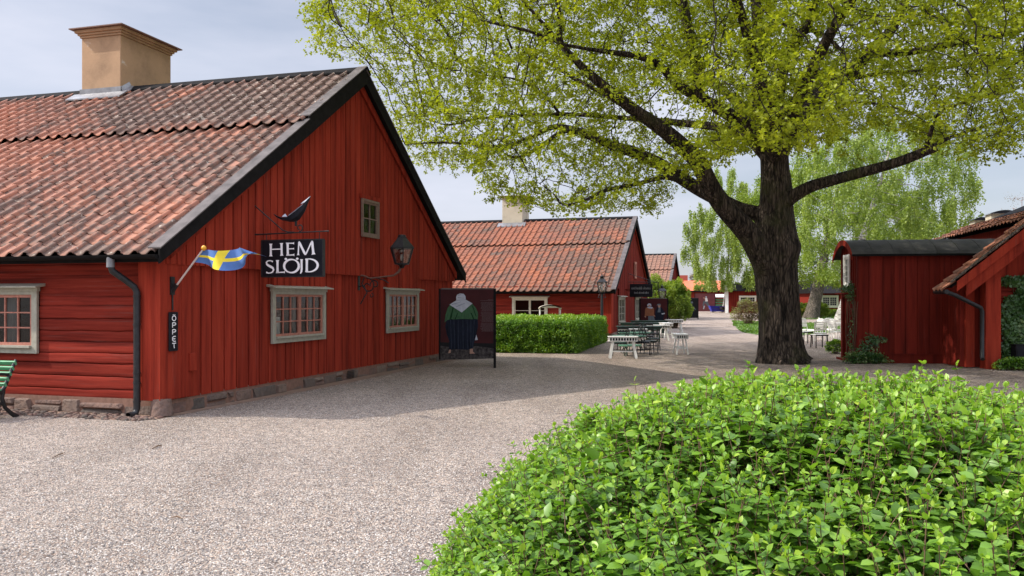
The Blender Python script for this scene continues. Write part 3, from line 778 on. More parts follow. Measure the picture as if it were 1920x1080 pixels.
def pebbles(name, pts, sizes, mat, flat=0.6, seed=1, z=0.0, label='', kind='stuff', sub=True):
    r = np.random.default_rng(seed); n = len(pts)
    t = (1 + 5 ** .5) / 2
    ico = np.array([(-1, t, 0), (1, t, 0), (-1, -t, 0), (1, -t, 0), (0, -1, t), (0, 1, t), (0, -1, -t), (0, 1, -t), (t, 0, -1), (t, 0, 1), (-t, 0, -1), (-t, 0, 1)]) / math.sqrt(1 + t * t)
    fc = np.array([(0, 11, 5), (0, 5, 1), (0, 1, 7), (0, 7, 10), (0, 10, 11), (1, 5, 9), (5, 11, 4), (11, 10, 2), (10, 7, 6), (7, 1, 8), (3, 9, 4), (3, 4, 2), (3, 2, 6), (3, 6, 8), (3, 8, 9), (4, 9, 5), (2, 4, 11), (6, 2, 10), (8, 6, 7), (9, 8, 1)])
    if not sub:   # a squashed octahedron is enough for gravel
        ico = np.array([(1, 0, 0), (0, 1, 0), (-1, 0, 0), (0, -1, 0), (0, 0, 1)], float); fc = np.array([(0, 1, 4), (1, 2, 4), (2, 3, 4), (3, 0, 4)])
    a = r.uniform(0, 6.28, n); sx = sizes; sy = sizes * r.uniform(.55, .95, n); sz = sizes * flat * r.uniform(.7, 1.2, n)
    V = ico[None] * (1 + r.normal(0, .13, (n, len(ico), 1)))
    V = V * np.stack([sx, sy, sz], 1)[:, None, :]
    ca, sa = np.cos(a)[:, None], np.sin(a)[:, None]
    X = V[:, :, 0] * ca - V[:, :, 1] * sa; Y = V[:, :, 0] * sa + V[:, :, 1] * ca
    V = np.stack([X + pts[:, :1], Y + pts[:, 1:2], V[:, :, 2] + z + (sz * 0.25)[:, None]], 2)
    k = len(ico); Fc = (fc[None] + (np.arange(n) * k)[:, None, None]).reshape(-1, 3)
    o = mesh_np(name, V.reshape(-1, 3), [Fc], mat, smooth=sub, attrs={'tone': ('FACE', np.repeat(r.random(n), len(fc)))})
    return tag(o, label, 'stones', kind=kind)
r_ = np.random.default_rng(3)
n = 420
q = np.stack([r_.uniform(-3.4, 0.15, n), -0.10 - 0.42 * r_.random(n) ** 0.8], 1)
w = np.array([[L1(a, b).x, L1(a, b).y] for a, b in q])
pebbles('cobblestones', w, r_.uniform(.022, .062, n), M['stone'], 0.55, 5, 0.0, 'small rounded cobbles laid along the foot of the log wall')
# loose gravel scattered on the near ground
n = 190000
d = 3.2 + 14.0 * r_.random(n) ** 1.7
xx = (r_.uniform(-0.66, 0.12, n)) * d
pts = np.stack([xx, d], 1)
lx = (pts[:, 0] - P1.x) * ax.x + (pts[:, 1] - P1.y) * ax.y; ly = (pts[:, 0] - P1.x) * gx.x + (pts[:, 1] - P1.y) * gx.y
pts = pts[~((ly > -0.42) & (lx < 0.22))]
pebbles('gravel', pts, r_.uniform(.0035, .0095, len(pts)), M['pebble'], 0.75, 9, 0.001, 'loose pale pebbles lying on the gravel yard', sub=False)
# two twigs lying on the gravel
for i, (pxa, pya, pxb, pyb, rr) in enumerate(((285, 843, 303, 837, .008), (97, 861, 121, 851, .006), (320, 973, 342, 976, .006))):
    a, b = ground_px(pxa, pya), ground_px(pxb, pyb)
    m = MB(); m.tube([(a[0], a[1], .012), ((a[0] + b[0]) / 2, (a[1] + b[1]) / 2 + .02, .02), (b[0], b[1], .013)], [rr * .6, rr, rr * .7], 6)
    tag(m.build('twig', M['twig']), ('thick dry twig on the gravel in front of the corner post', 'thin dry twig on the gravel below the green bench', 'small brown twig on the open gravel nearest the camera')[i], 'twig', 'twigs lying on the gravel')

# ================================================================ near cottage
W1_ = 11.95
op_side = [(2.14 + .03, 3.98 - .03, 0.85 + .05, 1.84 - .05)]
wA, wB = (2.717, 4.60, 0.886, 1.86), (7.45, 9.33, 0.886, 1.885)
att = (6.06, 6.89, 2.99, 3.80)
ins = lambda w, e=0.04: (w[0] + e, w[1] - e, w[2] + e, w[3] - e)
def age1(a, b):      # worn darker towards the gable end of the upper roof
    v = 0.10 + 0.20 * mn.noise((a * .35, b * .5, 2.0)) + max(0, 0.34 - a * 0.045)
    if b > 4.8: v += max(0.0, 0.34 - max(0, a - 3.5) * 0.09)
    return v
H1, sl1, zr1, roof1 = cottage('large red cottage with a tan chimney and a craft sign on its gable', (P1.x, P1.y), TH, 14.5, W1_, 2.30, 6.38, M['tile1'], age1,
                              seed=1, step=.63, side_open=op_side, gab_open=[ins(wA), ins(wB), ins(att)])
window(H1, GAB, *wA, 0.045, trim=M['trim'], curtain=[(0.56, 0.66), (0.92, 0.99)])
window(H1, GAB, *wB, 0.045, trim=M['trim'], curtain=[(0.10, 0.2), (0.28, 0.42), (0.66, 0.95)])
window(H1, SID, 2.14, 3.98, 0.85, 1.84, 0.02, curtain=[(0.30, 0.42), (0.85, 0.98)])
aw = window(H1, GAB, *att, 0.11, ncas=1, cols=2, rows=2, trim=M['sashgrey'], sash=M['sashgrey'], hood=False, cas=0.045)
m = MB(); fb(m, GAB, att[0] - .04, att[1] + .04, att[3] + .005, att[3] + .09, .09, .15); m.build('window_head_board', M['red'], H1)
# pale packet and brochures standing in the near window
m = MB(); fb(m, GAB, 3.02, 3.34, 1.0, 1.34, -.20, -.16); m.build('window_display', M['white'], H1)
# corner casing of wide boards
m = MB()
for (a, b) in ((-.30, -.085), (-.083, .065)):
    m.box(a, b, -.115, -.08, .225, 2.34)
m.box(.03, .066, -.079, .16, .225, 2.33); m.box(.03, .064, .163, .34, .225, 2.40); m.box(.03, .067, .343, .56, .225, 2.47)
m.build('corner_casing', M['red'], H1, 0.004)
m = MB(); m.box(.045, .10, .50, .66, .60, .86); m.build('casing_block', M['red'], H1, .004)
m = MB(); m.tube([(.02, -.02, 0), (.0, -.0, .24)], [.16, .13], 10); m.build('corner_stump', M['stone'], H1)
m = MB()
for k in range(5): m.box(.055, .075, 5.55, 5.83, .045 + k * .03, .062 + k * .03)
m.build('base_vent', M['iron'], H1)
# downpipe
m = MB()
yo = -.395
m.tube([(-.52, yo, 2.27), (-.52, yo, 2.10)], .055, 12)
m.build('gutter_outlet', M['flash'], H1)
m = MB()
m.tube([(-.52, yo, 2.13), (-.50, yo + .01, 2.05), (-.40, -.26, 1.93), (-.30, -.19, 1.83), (-.27, -.175, 1.76), (-.27, -.175, .12), (-.275, -.20, .05), (-.29, -.32, .035)], [.047] * 8, 12, cap=False)
for z in (1.70, 1.30, .62, .48, .22): m.tube([(-.27, -.175, z - .012), (-.27, -.175, z + .012)], .053, 12)
m.build('downpipe', M['iron'], H1)
# chimney
chimney(roof1, -6.755, -5.68, 5.69, 7.39, 6.0, 7.85, M['plaster'], M['rust'])
m = MB()
zc = lambda y: zr1(y) + .15
cx0, cx1, cy0 = -6.755, -5.68, 5.69
m.hexa([(cx0 - .2, cy0 - .27, zc(cy0 - .27)), (cx1 + .2, cy0 - .27, zc(cy0 - .27)), (cx1 + .2, cy0 - .01, zc(cy0)), (cx0 - .2, cy0 - .01, zc(cy0)), (cx0 - .2, cy0 - .27, zc(cy0 - .27) + .03), (cx1 + .2, cy0 - .27, zc(cy0 - .27) + .03), (cx1 + .2, cy0 - .01, zc(cy0) + .03), (cx0 - .2, cy0 - .01, zc(cy0) + .03)])
m.box(cx0 - .03, cx1 + .03, cy0 - .03, cy0 - .002, zc(cy0) - .05, zc(cy0) + .13)
m.hexa([(cx1 + .002, cy0, zc(cy0)), (cx1 + .18, cy0, zc(cy0)), (cx1 + .18, 5.97, zc(5.97)), (cx1 + .002, 5.97, zc(5.97)), (cx1 + .002, cy0, zc(cy0) + .13), (cx1 + .05, cy0, zc(cy0) + .04), (cx1 + .05, 5.97, zc(5.97) + .04), (cx1 + .002, 5.97, zc(5.97) + .13)])
m.build('chimney_flashing', M['flash'], roof1)

# ---------------------------------------------------------------- writing: flared strokes
def stroke(m, fr, pts, w, d=0.003, flare=1.55, tone=.5, ends=(1, 1)):
    """ribbon with a modulated width; pts are (s,z); w number or list"""
    n = len(pts); P = [Vector((p[0], p[1])) for p in pts]
    L = [0]
    for a, b in zip(P[:-1], P[1:]): L.append(L[-1] + (b - a).length)
    v = []
    for i, p in enumerate(P):
        t = (P[min(i + 1, n - 1)] - P[max(i - 1, 0)]).normalized(); nn = Vector((-t.y, t.x))
        ww = w[i] if isinstance(w, (list, tuple)) else w
        v += [p + nn * ww / 2, p - nn * ww / 2]
    base = [fr(q.x, q.y, 0) for q in v] + [fr(q.x, q.y, d) for q in v]
    N = len(v); f = []
    for i in range(n - 1):
        f.append((N + 2 * i, N + 2 * i + 1, N + 2 * i + 3, N + 2 * i + 2))
        f.append((2 * i, 2 * i + 2, N + 2 * i + 2, N + 2 * i)); f.append((2 * i + 1, N + 2 * i + 1, N + 2 * i + 3, 2 * i + 3))
    f.append((0, N, N + 1, 1)); f.append((N - 2, N - 1, 2 * N - 1, 2 * N - 2))
    m.add(base, f, tone)

def straight(m, fr, a, b, w, fl=(1.7, 1.7)):
    a, b = Vector(a), Vector(b); ts = (0, .05, .16, .5, .84, .95, 1)
    ws = [w * fl[0], w * (1 + (fl[0] - 1) * .45), w * 1.02, w * .95, w * 1.02, w * (1 + (fl[1] - 1) * .45), w * fl[1]]
    stroke(m, fr, [tuple(a + (b - a) * t) for t in ts], ws)

def arc(cx, cz, rx, rz, a0, a1, n=18):
    return [(cx + rx * math.cos(R(a0 + (a1 - a0) * i / n)), cz + rz * math.sin(R(a0 + (a1 - a0) * i / n))) for i in range(n + 1)]

def letters(fr, X, Z):
    """HEM over SLOJD with dots, roman capitals; X,Z map the photo crop to metres"""
    m = MB(); P = lambda x, y: (X(x), Z(y)); sc = abs(X(1) - X(0))
    def st(a, b, w, fl=(1.7, 1.7)): straight(m, fr, P(*a), P(*b), w * sc, fl)
    def cv(pts, ws): stroke(m, fr, [P(*p) for p in pts], [q * sc for q in ws])
    # H
    st((348, 302), (348, 550), 40); st((556, 294), (562, 542), 40); st((360, 413), (548, 410), 18, (1, 1))
    # E
    st((676, 292), (680, 542), 42); st((650, 297), (800, 303), 18, (1.2, 2.4)); st((680, 410), (800, 408), 18, (1, 2)); st((660, 534), (804, 528), 20, (1, 2.4))
    # M
    st((892, 275), (880, 536), 24, (1, 2.2)); st((892, 272), (1020, 535), 42, (.6, .5)); st((1144, 262), (1020, 535), 26, (.6, .6)); st((1144, 262), (1172, 528), 44, (.6, 1.8))
    # S
    pts = [(386, 655), (362, 640), (325, 634), (285, 642), (262, 668), (268, 702), (300, 728), (345, 752), (388, 780), (402, 815), (385, 855), (345, 876), (300, 880), (258, 862)]
    cv(pts, [34, 18, 18, 22, 30, 34, 40, 42, 40, 32, 26, 20, 18, 34])
    # L
    st((478, 626), (480, 878), 42); st((460, 870), (622, 862), 20, (1, 2.2))
    # O with two dots
    o = [(cx, cy) for cx, cy in [(750 + 142 * math.cos(2 * PI * k / 40), 745 + 128 * math.sin(2 * PI * k / 40)) for k in range(41)]]
    cv(o, [22 + 24 * abs(math.cos(2 * PI * (k - 2) / 40)) ** 1.5 for k in range(41)])
    for cx, cy in ((641, 606), (862, 604)):
        p = [fr(X(cx + 25 * math.cos(a)), Z(cy + 22 * math.sin(a)), 0) for a in [2 * PI * k / 12 for k in range(12)]]
        q = [fr(X(cx + 25 * math.cos(a)), Z(cy + 22 * math.sin(a)), .003) for a in [2 * PI * k / 12 for k in range(12)]]
        m.add(p + q, [tuple(range(12, 24))] + [(k, (k + 1) % 12, 12 + (k + 1) % 12, 12 + k) for k in range(12)], .5)
    # J
    cv([(945, 615), (944, 640), (944, 700), (946, 800), (942, 850), (930, 880), (918, 892)], [60, 40, 38, 38, 36, 26, 14])
    # D
    st((1046, 612), (1044, 862), 42); cv([(1020, 612)] + [(1080 + 172 * math.sin(t), 737 - 125 * math.cos(t)) for t in [PI * k / 20 for k in range(21)]] + [(1022, 860)],
       [16, 18] + [18 + 26 * math.sin(PI * k / 20) ** 1.5 for k in range(1, 20)] + [18, 18])
    return m

# hanging craft sign, square to the gable
sg = thing('hanging_sign', 'black hanging sign with white lettering on an iron wall bracket', 'sign', tuple(L1(0, 2.19, 0)), -R(TH))
m = MB(); m.box(.235, 1.345, -.03, .03, 2.035, 2.625); m.build('sign_board', M['board'], sg, .004)
m = MB()
for a, b in (((.225, 2.03), (.225, 2.63)), ((1.355, 2.03), (1.355, 2.63))): m.bar((a[0], 0, a[1]), (b[0], 0, b[1]), .022, .07, up=(0, 1, 0))
m.bar((.225, 0, 2.03), (1.355, 0, 2.03), .07, .02); m.bar((.225, 0, 2.632), (1.355, 0, 2.632), .07, .02)
m.build('sign_frame', M['iron'], sg)
X = lambda x: .235 + 1.11 * (x - 175) / (1335 - 175); Z = lambda y: 2.625 - .59 * (y - 245) / (945 - 245)
SF = lambda s, z, d: (s, -.0305 - d, z)
letters(SF, X, Z).build('lettering', M['text'], sg)
m = MB()
m.tube([(.02, 0, 2.735), (.3, 0, 2.74), (1.45, 0, 2.765)], [.014, .012, .009], 8)
m.tube([(.06, 0, 3.24), (.1, 0, 3.2), (.60, 0, 2.80), (.70, 0, 2.765), (.82, 0, 2.76)], .010, 8)
m.tube([(.05, 0, 3.24), (.05, 0, 3.44)], [.012, .005], 6)
m.tube([(.92 + .055 * math.cos(a) * (1 - .03 * k), 0, 2.83 + .062 * math.sin(a) * (1 - .03 * k)) for k, a in enumerate([R(-100 + 24 * k) for k in range(16)])], .010, 6)
m.box(.012, .05, -.05, .05, 2.66, 2.81); m.box(.012, .05, -.03, .03, 3.1, 3.3)
for x in (.30, 1.28): m.tube([(x, 0, 2.745), (x, 0, 2.64)], .006, 6)
m.bar((.85, 0, 2.86), (.85, 0, 2.96), .03, .03)
m.build('bracket', M['iron'], sg)
# weaving shuttle ornament
m = MB(); n = 16
top = []; bot = []
K = [(765, 450), (860, 510), (960, 545), (1080, 545), (1150, 505), (1250, 430), (1380, 310), (1450, 220), (1525, 125)]
Bt = [(765, 450), (850, 545), (950, 600), (1100, 635), (1230, 640), (1310, 590), (1400, 450), (1460, 290), (1525, 125)]
X = lambda x: .42 + .70 * (x - 765) / (1525 - 765); Z = lambda y: 3.34 - .41 * (y - 125) / (640 - 125)
v = []
for (a, b), hw in zip(zip(K, Bt), (.002, .03, .05, .062, .065, .06, .048, .028, .002)):
    for (p, s_) in ((a, -1), (a, 1), (((a[0] + b[0]) / 2, (a[1] * .3 + b[1] * .7)), 1), (b, 0), (((a[0] + b[0]) / 2, (a[1] * .3 + b[1] * .7)), -1)):
        v.append((X(p[0]), s_ * hw, Z(p[1])))
f = [(i * 5 + k, i * 5 + (k + 1) % 5, (i + 1) * 5 + (k + 1) % 5, (i + 1) * 5 + k) for i in range(8) for k in range(5)]
m.add(v, f, smooth=False); sh = m.build('weaving_shuttle', M['board'], sg)
m = MB(); m.prism([(X(1100), -.03, Z(520) + .006), (X(1385), -.03, Z(305) + .008), (X(1375), .03, Z(300) + .012), (X(1090), .03, Z(512) + .01)], (0, 0, .008))
m.prism([(X(1340), -.02, Z(285)), (X(1440), -.02, Z(235)), (X(1520), 0, Z(132)), (X(1425), .02, Z(225))], (0, 0, .012))
m.prism([(X(970), -.03, Z(535)), (X(1075), -.03, Z(535)), (X(1000), .02, Z(470))], (0, 0, .01))
m.build('shuttle_edge', M['pwhite'], sg)

# flag on its slanting pole
fl = thing('wall_flag', 'small blue and yellow flag flying from a slanting white pole on the corner', 'flag', tuple(L1(.07, .13, 0)), -R(TH))
A = Vector((.03, 0, 1.80)); B = Vector((.52, 0, 2.36))
m = MB(); m.tube([A, B], [.015, .012], 10); m.build('flagpole', M['pole'], fl)
m = MB(); m.lathe([(0, -.04), (.025, -.03), (.038, 0), (.025, .03), (0, .04)], (B.x + .012, 0, B.z + .02), 12); m.build('pole_knob', M['knob'], fl)
m = MB(); m.box(-.005, .02, -.04, .04, 1.72, 1.98); m.bar((.01, 0, 1.78), (.08, 0, 1.87), .05); m.tube([(.012, 0, 1.74), (.012, 0, 1.50)], .012, 6)
m.build('pole_socket', M['iron'], fl)
nu, nv = 48, 24; V = []
h0 = A + (B - A) * .68; h1 = A + (B - A) * .985
for j in range(nv + 1):
    for i in range(nu + 1):
        u, v_ = i / nu, j / nv
        hp = h0 + (h1 - h0) * v_
        zt = 2.37 - .06 * u - .075 * math.sin(u * 7.0 + .2) * u
        zb = h0.z - .13 * math.sin(min(u * 1.25, 1) * PI * .62) + .055 * math.sin(u * 7.5 + 1.0) * u + .20 * u * u * u
        x = hp.x + u * (1.43 - hp.x) + .02 * math.sin(v_ * 4 + u * 5) * u
        z = (zb * (1 - v_) + zt * v_) if u > 0 else hp.z
        z = hp.z * (1 - min(1, u * 4)) + (zb * (1 - v_) + zt * v_) * min(1, u * 4)
        y = .15 * u ** .6 * math.sin(u * 11.5 + v_ * 2.2) + .03 * math.sin(v_ * 6 + u * 14) * u
        V.append((x, y, z))
Fq, mi = [], []
for j in range(nv):
    for i in range(nu):
        Fq.append((j * (nu + 1) + i, j * (nu + 1) + i + 1, (j + 1) * (nu + 1) + i + 1, (j + 1) * (nu + 1) + i))
        mi.append(1 if (15 <= i < 21 or 10 <= j < 14) else 0)
mesh_np('flag_cloth', V, [np.array(Fq)], None, fl, True, mats=[M['flagblue'], M['flagyellow']], midx=mi)

# OPPET shop sign
os_ = thing('open_sign', 'narrow black vertical sign with white letters hanging on the corner boards', 'sign', tuple(L1(.07, .13, 0)), -R(TH))
m = MB(); m.box(.012, .035, -.095, .095, .915, 1.475); m.build('sign_board', M['board'], os_, .01)
OF = lambda s, z, d: (.0352 + d, s, z)
m = MB(); zz = lambda y: 1.475 - .56 * (y - 410) / (628 - 410); xx_ = lambda x: (x - 952) / 60 * .155
def oc(pts, w=.011): stroke(m, OF, [(xx_(x), zz(y)) for x, y in pts], w, d=.003)
def vl(k, strokes):      # k-th letter from the top, strokes on a 0..1 grid
    for st_ in strokes: stroke(m, OF, [(-.042 + .084 * x, 1.350 - k * .098 + .070 * y) for x, y in st_], .0125, d=.003)
ring = [(.5 + .46 * math.cos(2 * PI * k / 16), .5 + .5 * math.sin(2 * PI * k / 16)) for k in range(17)]
bowl = [(.1, 1.0), (.6, 1.0), (.9, .88), (.95, .72), (.85, .56), (.55, .48), (.1, .48)]
vl(0, [ring, [(.22, 1.22), (.36, 1.22)], [(.64, 1.22), (.78, 1.22)]])
vl(1, [[(.12, 0), (.12, 1.0)], bowl]); vl(2, [[(.12, 0), (.12, 1.0)], bowl])
vl(3, [[(.92, 1.0), (.45, 1.0), (.12, .8), (.1, .5), (.12, .2), (.45, 0), (.92, 0)], [(.1, .5), (.8, .5)]])
vl(4, [[(.02, 1.0), (.98, 1.0)], [(.5, 1.0), (.5, .25), (.62, -.02)]])
m.build('lettering', M['text'], os_)

# ---------------------------------------------------------------- lanterns
def lantern(root, z0, s=1.0, c=(0, 0), n=4, rot=PI / 4, met=None, spire=True, tall=.42):
    met = met or M['iron']; k = math.sqrt(2) if n == 4 else 1
    m = MB(); x, y = c; ra, rb = .115 * s * k, .19 * s * k; h = tall * s
    for q in range(n):
        a = rot + 2 * PI * q / n; b = rot + 2 * PI * (q + 1) / n
        p = lambda r, z, t: (x + r * math.cos(t), y + r * math.sin(t), z0 + z)
        m.bar(p(ra, 0, a), p(rb, h, a), .018 * s); m.bar(p(ra, 0, a), p(ra, 0, b), .022 * s); m.bar(p(rb, h, a), p(rb, h, b), .026 * s)
    m.lathe([(ra, 0), (.05 * s, -.03 * s), (.03 * s, -.07 * s)], (x, y, z0), n, rot=rot, smooth=False)
    m.build('lantern_frame', met, root)
    m = MB()
    m.lathe([(rb * 1.12, 0), (rb * 1.0, .03 * s), (.085 * s * k, .15 * s), (.08 * s * k, .17 * s)], (x, y, z0 + h), n, rot=rot, smooth=False)
    if not spire: m.lathe([(.075 * s, .165 * s), (.06 * s, .185 * s), (.07 * s, .19 * s), (.05 * s, .21 * s), (0, .215 * s)], (x, y, z0 + h), 12)
    else: m.lathe([(.075 * s, .17 * s), (.075 * s, .23 * s), (.1 * s, .235 * s), (.05 * s, .27 * s), (.02 * s, .30 * s), (.03 * s, .33 * s), (.012 * s, .36 * s), (.004 * s, .42 * s)], (x, y, z0 + h), 12)
    m.build('lantern_roof', met, root)
    m = MB(); m.lathe([(ra * .96, .01), (rb * .96, h - .01)], (x, y, z0), n, rot=rot, smooth=False); m.build('lantern_glass', M['lglass'], root)
    m = MB(); m.lathe([(0, .06), (.03, .07), (.04, .14), (.03, .2), (.0, .21)], (x, y, z0), 10); m.lathe([(0, .24), (.045, .25), (.05, .29), (0, .31)], (x, y, z0), 10)
    m.build('lamp_bulb', M['bulb'], root)

wl_ = thing('wall_lantern', 'rusty black lantern on a long scrolled iron arm fixed to the cottage gable', 'lamp', tuple(L1(.02, 6.12, 0)), -R(TH))
lantern(wl_, 2.40, 1.32, (1.0, 0), 6, 0, M['iron'], False, .25)
m = MB()
m.tube([(0, 0, 2.17), (.12, 0, 2.16), (.28, 0, 2.10), (.55, 0, 2.13), (.82, 0, 2.16), (.93, 0, 2.24), (1.0, 0, 2.38)], [.018, .018, .017, .016, .02, .03, .022], 8)
m.build('lantern_arm', M['rust'], wl_)
m = MB()
def spiral(cx, cz, r0, r1, a0, a1, n=20): return [(cx + (r0 + (r1 - r0) * i / n) * math.cos(R(a0 + (a1 - a0) * i / n)), 0, cz + (r0 + (r1 - r0) * i / n) * math.sin(R(a0 + (a1 - a0) * i / n))) for i in range(n + 1)]
m.tube(spiral(.22, 1.94, .17, .03, 100, -330), .013, 6); m.tube(spiral(.38, 1.97, .11, .03, 200, -160), .012, 6); m.tube(spiral(.30, 1.74, .05, .02, 90, -250), .01, 6)
m.tube([(.02, 0, 1.93), (.12, 0, 1.95), (.2, 0, 1.8), (.12, 0, 1.68), (.05, 0, 1.56)], .014, 6); m.tube([(.14, 0, 2.12), (.08, 0, 2.0), (.12, 0, 1.9)], .013, 6)
m.tube([(.45, 0, 2.1), (.6, 0, 2.06), (.7, 0, 2.0)], .011, 6); m.box(0, .02, -.04, .04, 1.85, 2.25)
m.build('scrollwork', M['iron'], wl_)

def street_lamp(p, label, base_z, s):
    t = thing('street_lamp', label, 'lamp', (p[0], p[1], 0), 0, 'lanterns on posts along the path')
    m = MB(); m.lathe([(.11, 0), (.11, .25), (.075, .32), (.06, .5), (.05, base_z - .1), (.045, base_z - .07 * s)], (0, 0, 0), 12)
    m.tube([(-.18, 0, base_z - .22), (.18, 0, base_z - .22)], .012, 6); m.tube([(-.14, 0, base_z - .2), (-.1, 0, base_z - .08), (0, 0, base_z - .05)], .012, 6); m.tube([(.14, 0, base_z - .2), (.1, 0, base_z - .08), (0, 0, base_z - .05)], .012, 6)
    m.build('lamp_post', M['iron'], t)
    lantern(t, base_z, s); return t
p = at(1128.5, 548, 34.2); street_lamp(p, 'black four sided lantern on a post rising behind the clipped hedge', p.z, .98)
p = at(1241.5, 560, 45); street_lamp(p, 'smaller far lantern on a post in front of the round green bush', p.z, 1.0)

# ---------------------------------------------------------------- posters
def poster(label, c, w, z0, z1, rz, mat_bg, figures, group='exhibition boards with life size portraits', ground=True, post_side=(1,), thick=.05):
    t = thing('exhibition_board', label, 'sign board', (c[0], c[1], 0), rz, group)
    m = MB(); m.box(-w / 2, w / 2, 0, thick, z0, z1); m.build('panel', mat_bg, t)
    for s in (-1, 1):
        if s in post_side: MB().box(s * w / 2 - .03, s * w / 2 + .03, -.02, .07, 0, z1 + .02).build('post', M['black'], t)
        else: MB().box(s * w / 2 - .02, s * w / 2 + .02, -.01, .06, z0 - .02, z1 + .02).build('side_rail', M['black'], t)
    m = MB(); m.box(-w / 2 + .032, w / 2 - .032, -.01, .06, z1, z1 + .03); m.build('top_rail', M['sheet'], t)
    for i, (nm, poly, mt) in enumerate(figures):
        m = MB(); dd = .002 + .0006 * i
        q = [Vector((x, -dd, z)) for x, z in poly]
        m.add(q, [tuple(range(len(q)))]); m.build(nm, mt, t)
    return t
M['pfold'] = simple('poster_skirt_fold', (0.022, 0.028, 0.045), .8, .4, 9, spec=.15)
M['pfold2'] = simple('poster_jacket_fold', (0.010, 0.040, 0.014), .8, .4, 9, spec=.15)
M['pcrease'] = simple('poster_scarf_crease', (0.24, 0.26, 0.31), .8, .2, 9, spec=.15)
# board 1 : woman seen from behind.  crop: 810x1080 for px 820..940, py 535..695
d1 = 20.1
def q1(x, y):   # crop px -> board metres
    px = 820 + x / 6.75; py = 535 + y / 6.75
    return ((px - 876) / F * d1, EYE + (HOR - py) / F * d1)
def pl(f, pts): return [f(*p) for p in pts]
figs = [
 ('printed_ground', pl(q1, [(20, 730), (735, 750), (735, 925), (20, 945)]), M['printground']),
 ('printed_ground_dark', pl(q1, [(20, 720), (735, 735), (735, 800), (500, 770), (200, 790), (20, 760)]), M['printblack']),
 ('printed_leg', pl(q1, [(158, 790), (172, 800), (168, 855), (138, 860)]), M['pskin']),
 ('printed_leg', pl(q1, [(432, 770), (450, 790), (450, 840), (478, 862), (410, 866), (412, 800)]), M['pskin']),
 ('printed_hand', pl(q1, [(488, 600), (512, 690), (472, 695), (470, 610)]), M['pwhite']),
 ('printed_skirt', pl(q1, [(120, 425), (510, 425), (515, 520), (490, 640), (462, 740), (440, 800), (380, 815), (260, 808), (150, 815), (150, 700), (120, 620), (100, 520)]), M['pskirt']),
 *[('printed_fold', pl(q1, [(x, 440), (x + 9, 440), (x2 + 12, 800), (x2, 803)]), M['pfold']) for x, x2 in ((165, 175), (205, 215), (262, 262), (318, 322), (372, 380), (420, 418), (462, 440))],
 ('printed_jacket', pl(q1, [(160, 245), (215, 215), (390, 215), (445, 235), (490, 290), (515, 350), (512, 432), (480, 425), (440, 430), (330, 424), (200, 432), (180, 425), (130, 438), (92, 470), (105, 370), (130, 290)]), M['pgreen']),
 *[('printed_fold', pl(q1, p_), M['pfold2']) for p_ in ([(200, 260), (212, 262), (178, 428), (150, 436)], [(250, 355), (262, 350), (236, 428), (218, 430)], [(420, 350), (436, 346), (470, 428), (452, 428)], [(436, 250), (452, 262), (500, 400), (478, 380)])],
 ('printed_shawl', pl(q1, [(155, 245), (240, 190), (360, 182), (445, 228), (310, 344)]), M['pwhite']),
 ('printed_headscarf', pl(q1, [(240, 190), (238, 150), (252, 118), (290, 102), (335, 108), (357, 140), (360, 184)]), M['pwhite']),
 *[('printed_crease', pl(q1, p_), M['pcrease']) for p_ in ([(180, 240), (300, 205), (302, 210), (190, 248)], [(230, 270), (350, 222), (352, 228), (240, 278)], [(262, 122), (300, 112), (302, 116), (268, 130)], [(258, 150), (338, 160), (338, 166), (258, 158)], [(240, 186), (360, 180), (360, 186), (240, 193)])],
]
fr_lines = []
b1 = poster('dark board printed with a woman from behind in white headscarf and green jacket', ((876 - 960) / F * d1, d1), 108 / F * d1 - .06, .235, 1.90, 0, M['printred'], figs)
rr = random.Random(4)
for nm, ya, yb in (('printed_heading', 182, 204), ('printed_paragraph', 215, 330), ('printed_paragraph', 341, 466), ('printed_paragraph', 480, 585)):
    m = MB(); y = ya
    while y < yb:
        x0_, x1_ = (640 if y < 190 else 545) + (rr.uniform(0, 25) if y > 210 else 0), 712
        (xa, za), (xb, zb_) = q1(x0_, y), q1(x1_, y); s = xa
        while s < xb - .01:
            e = min(xb, s + rr.uniform(.015, .06)); m.add([(s, -.002, za - .006), (e, -.002, za - .006), (e, -.002, za + .006), (s, -.002, za + .006)], [(0, 1, 2, 3)]); s = e + .008
        y += 11
    m.build(nm, M['textdim'], b1)

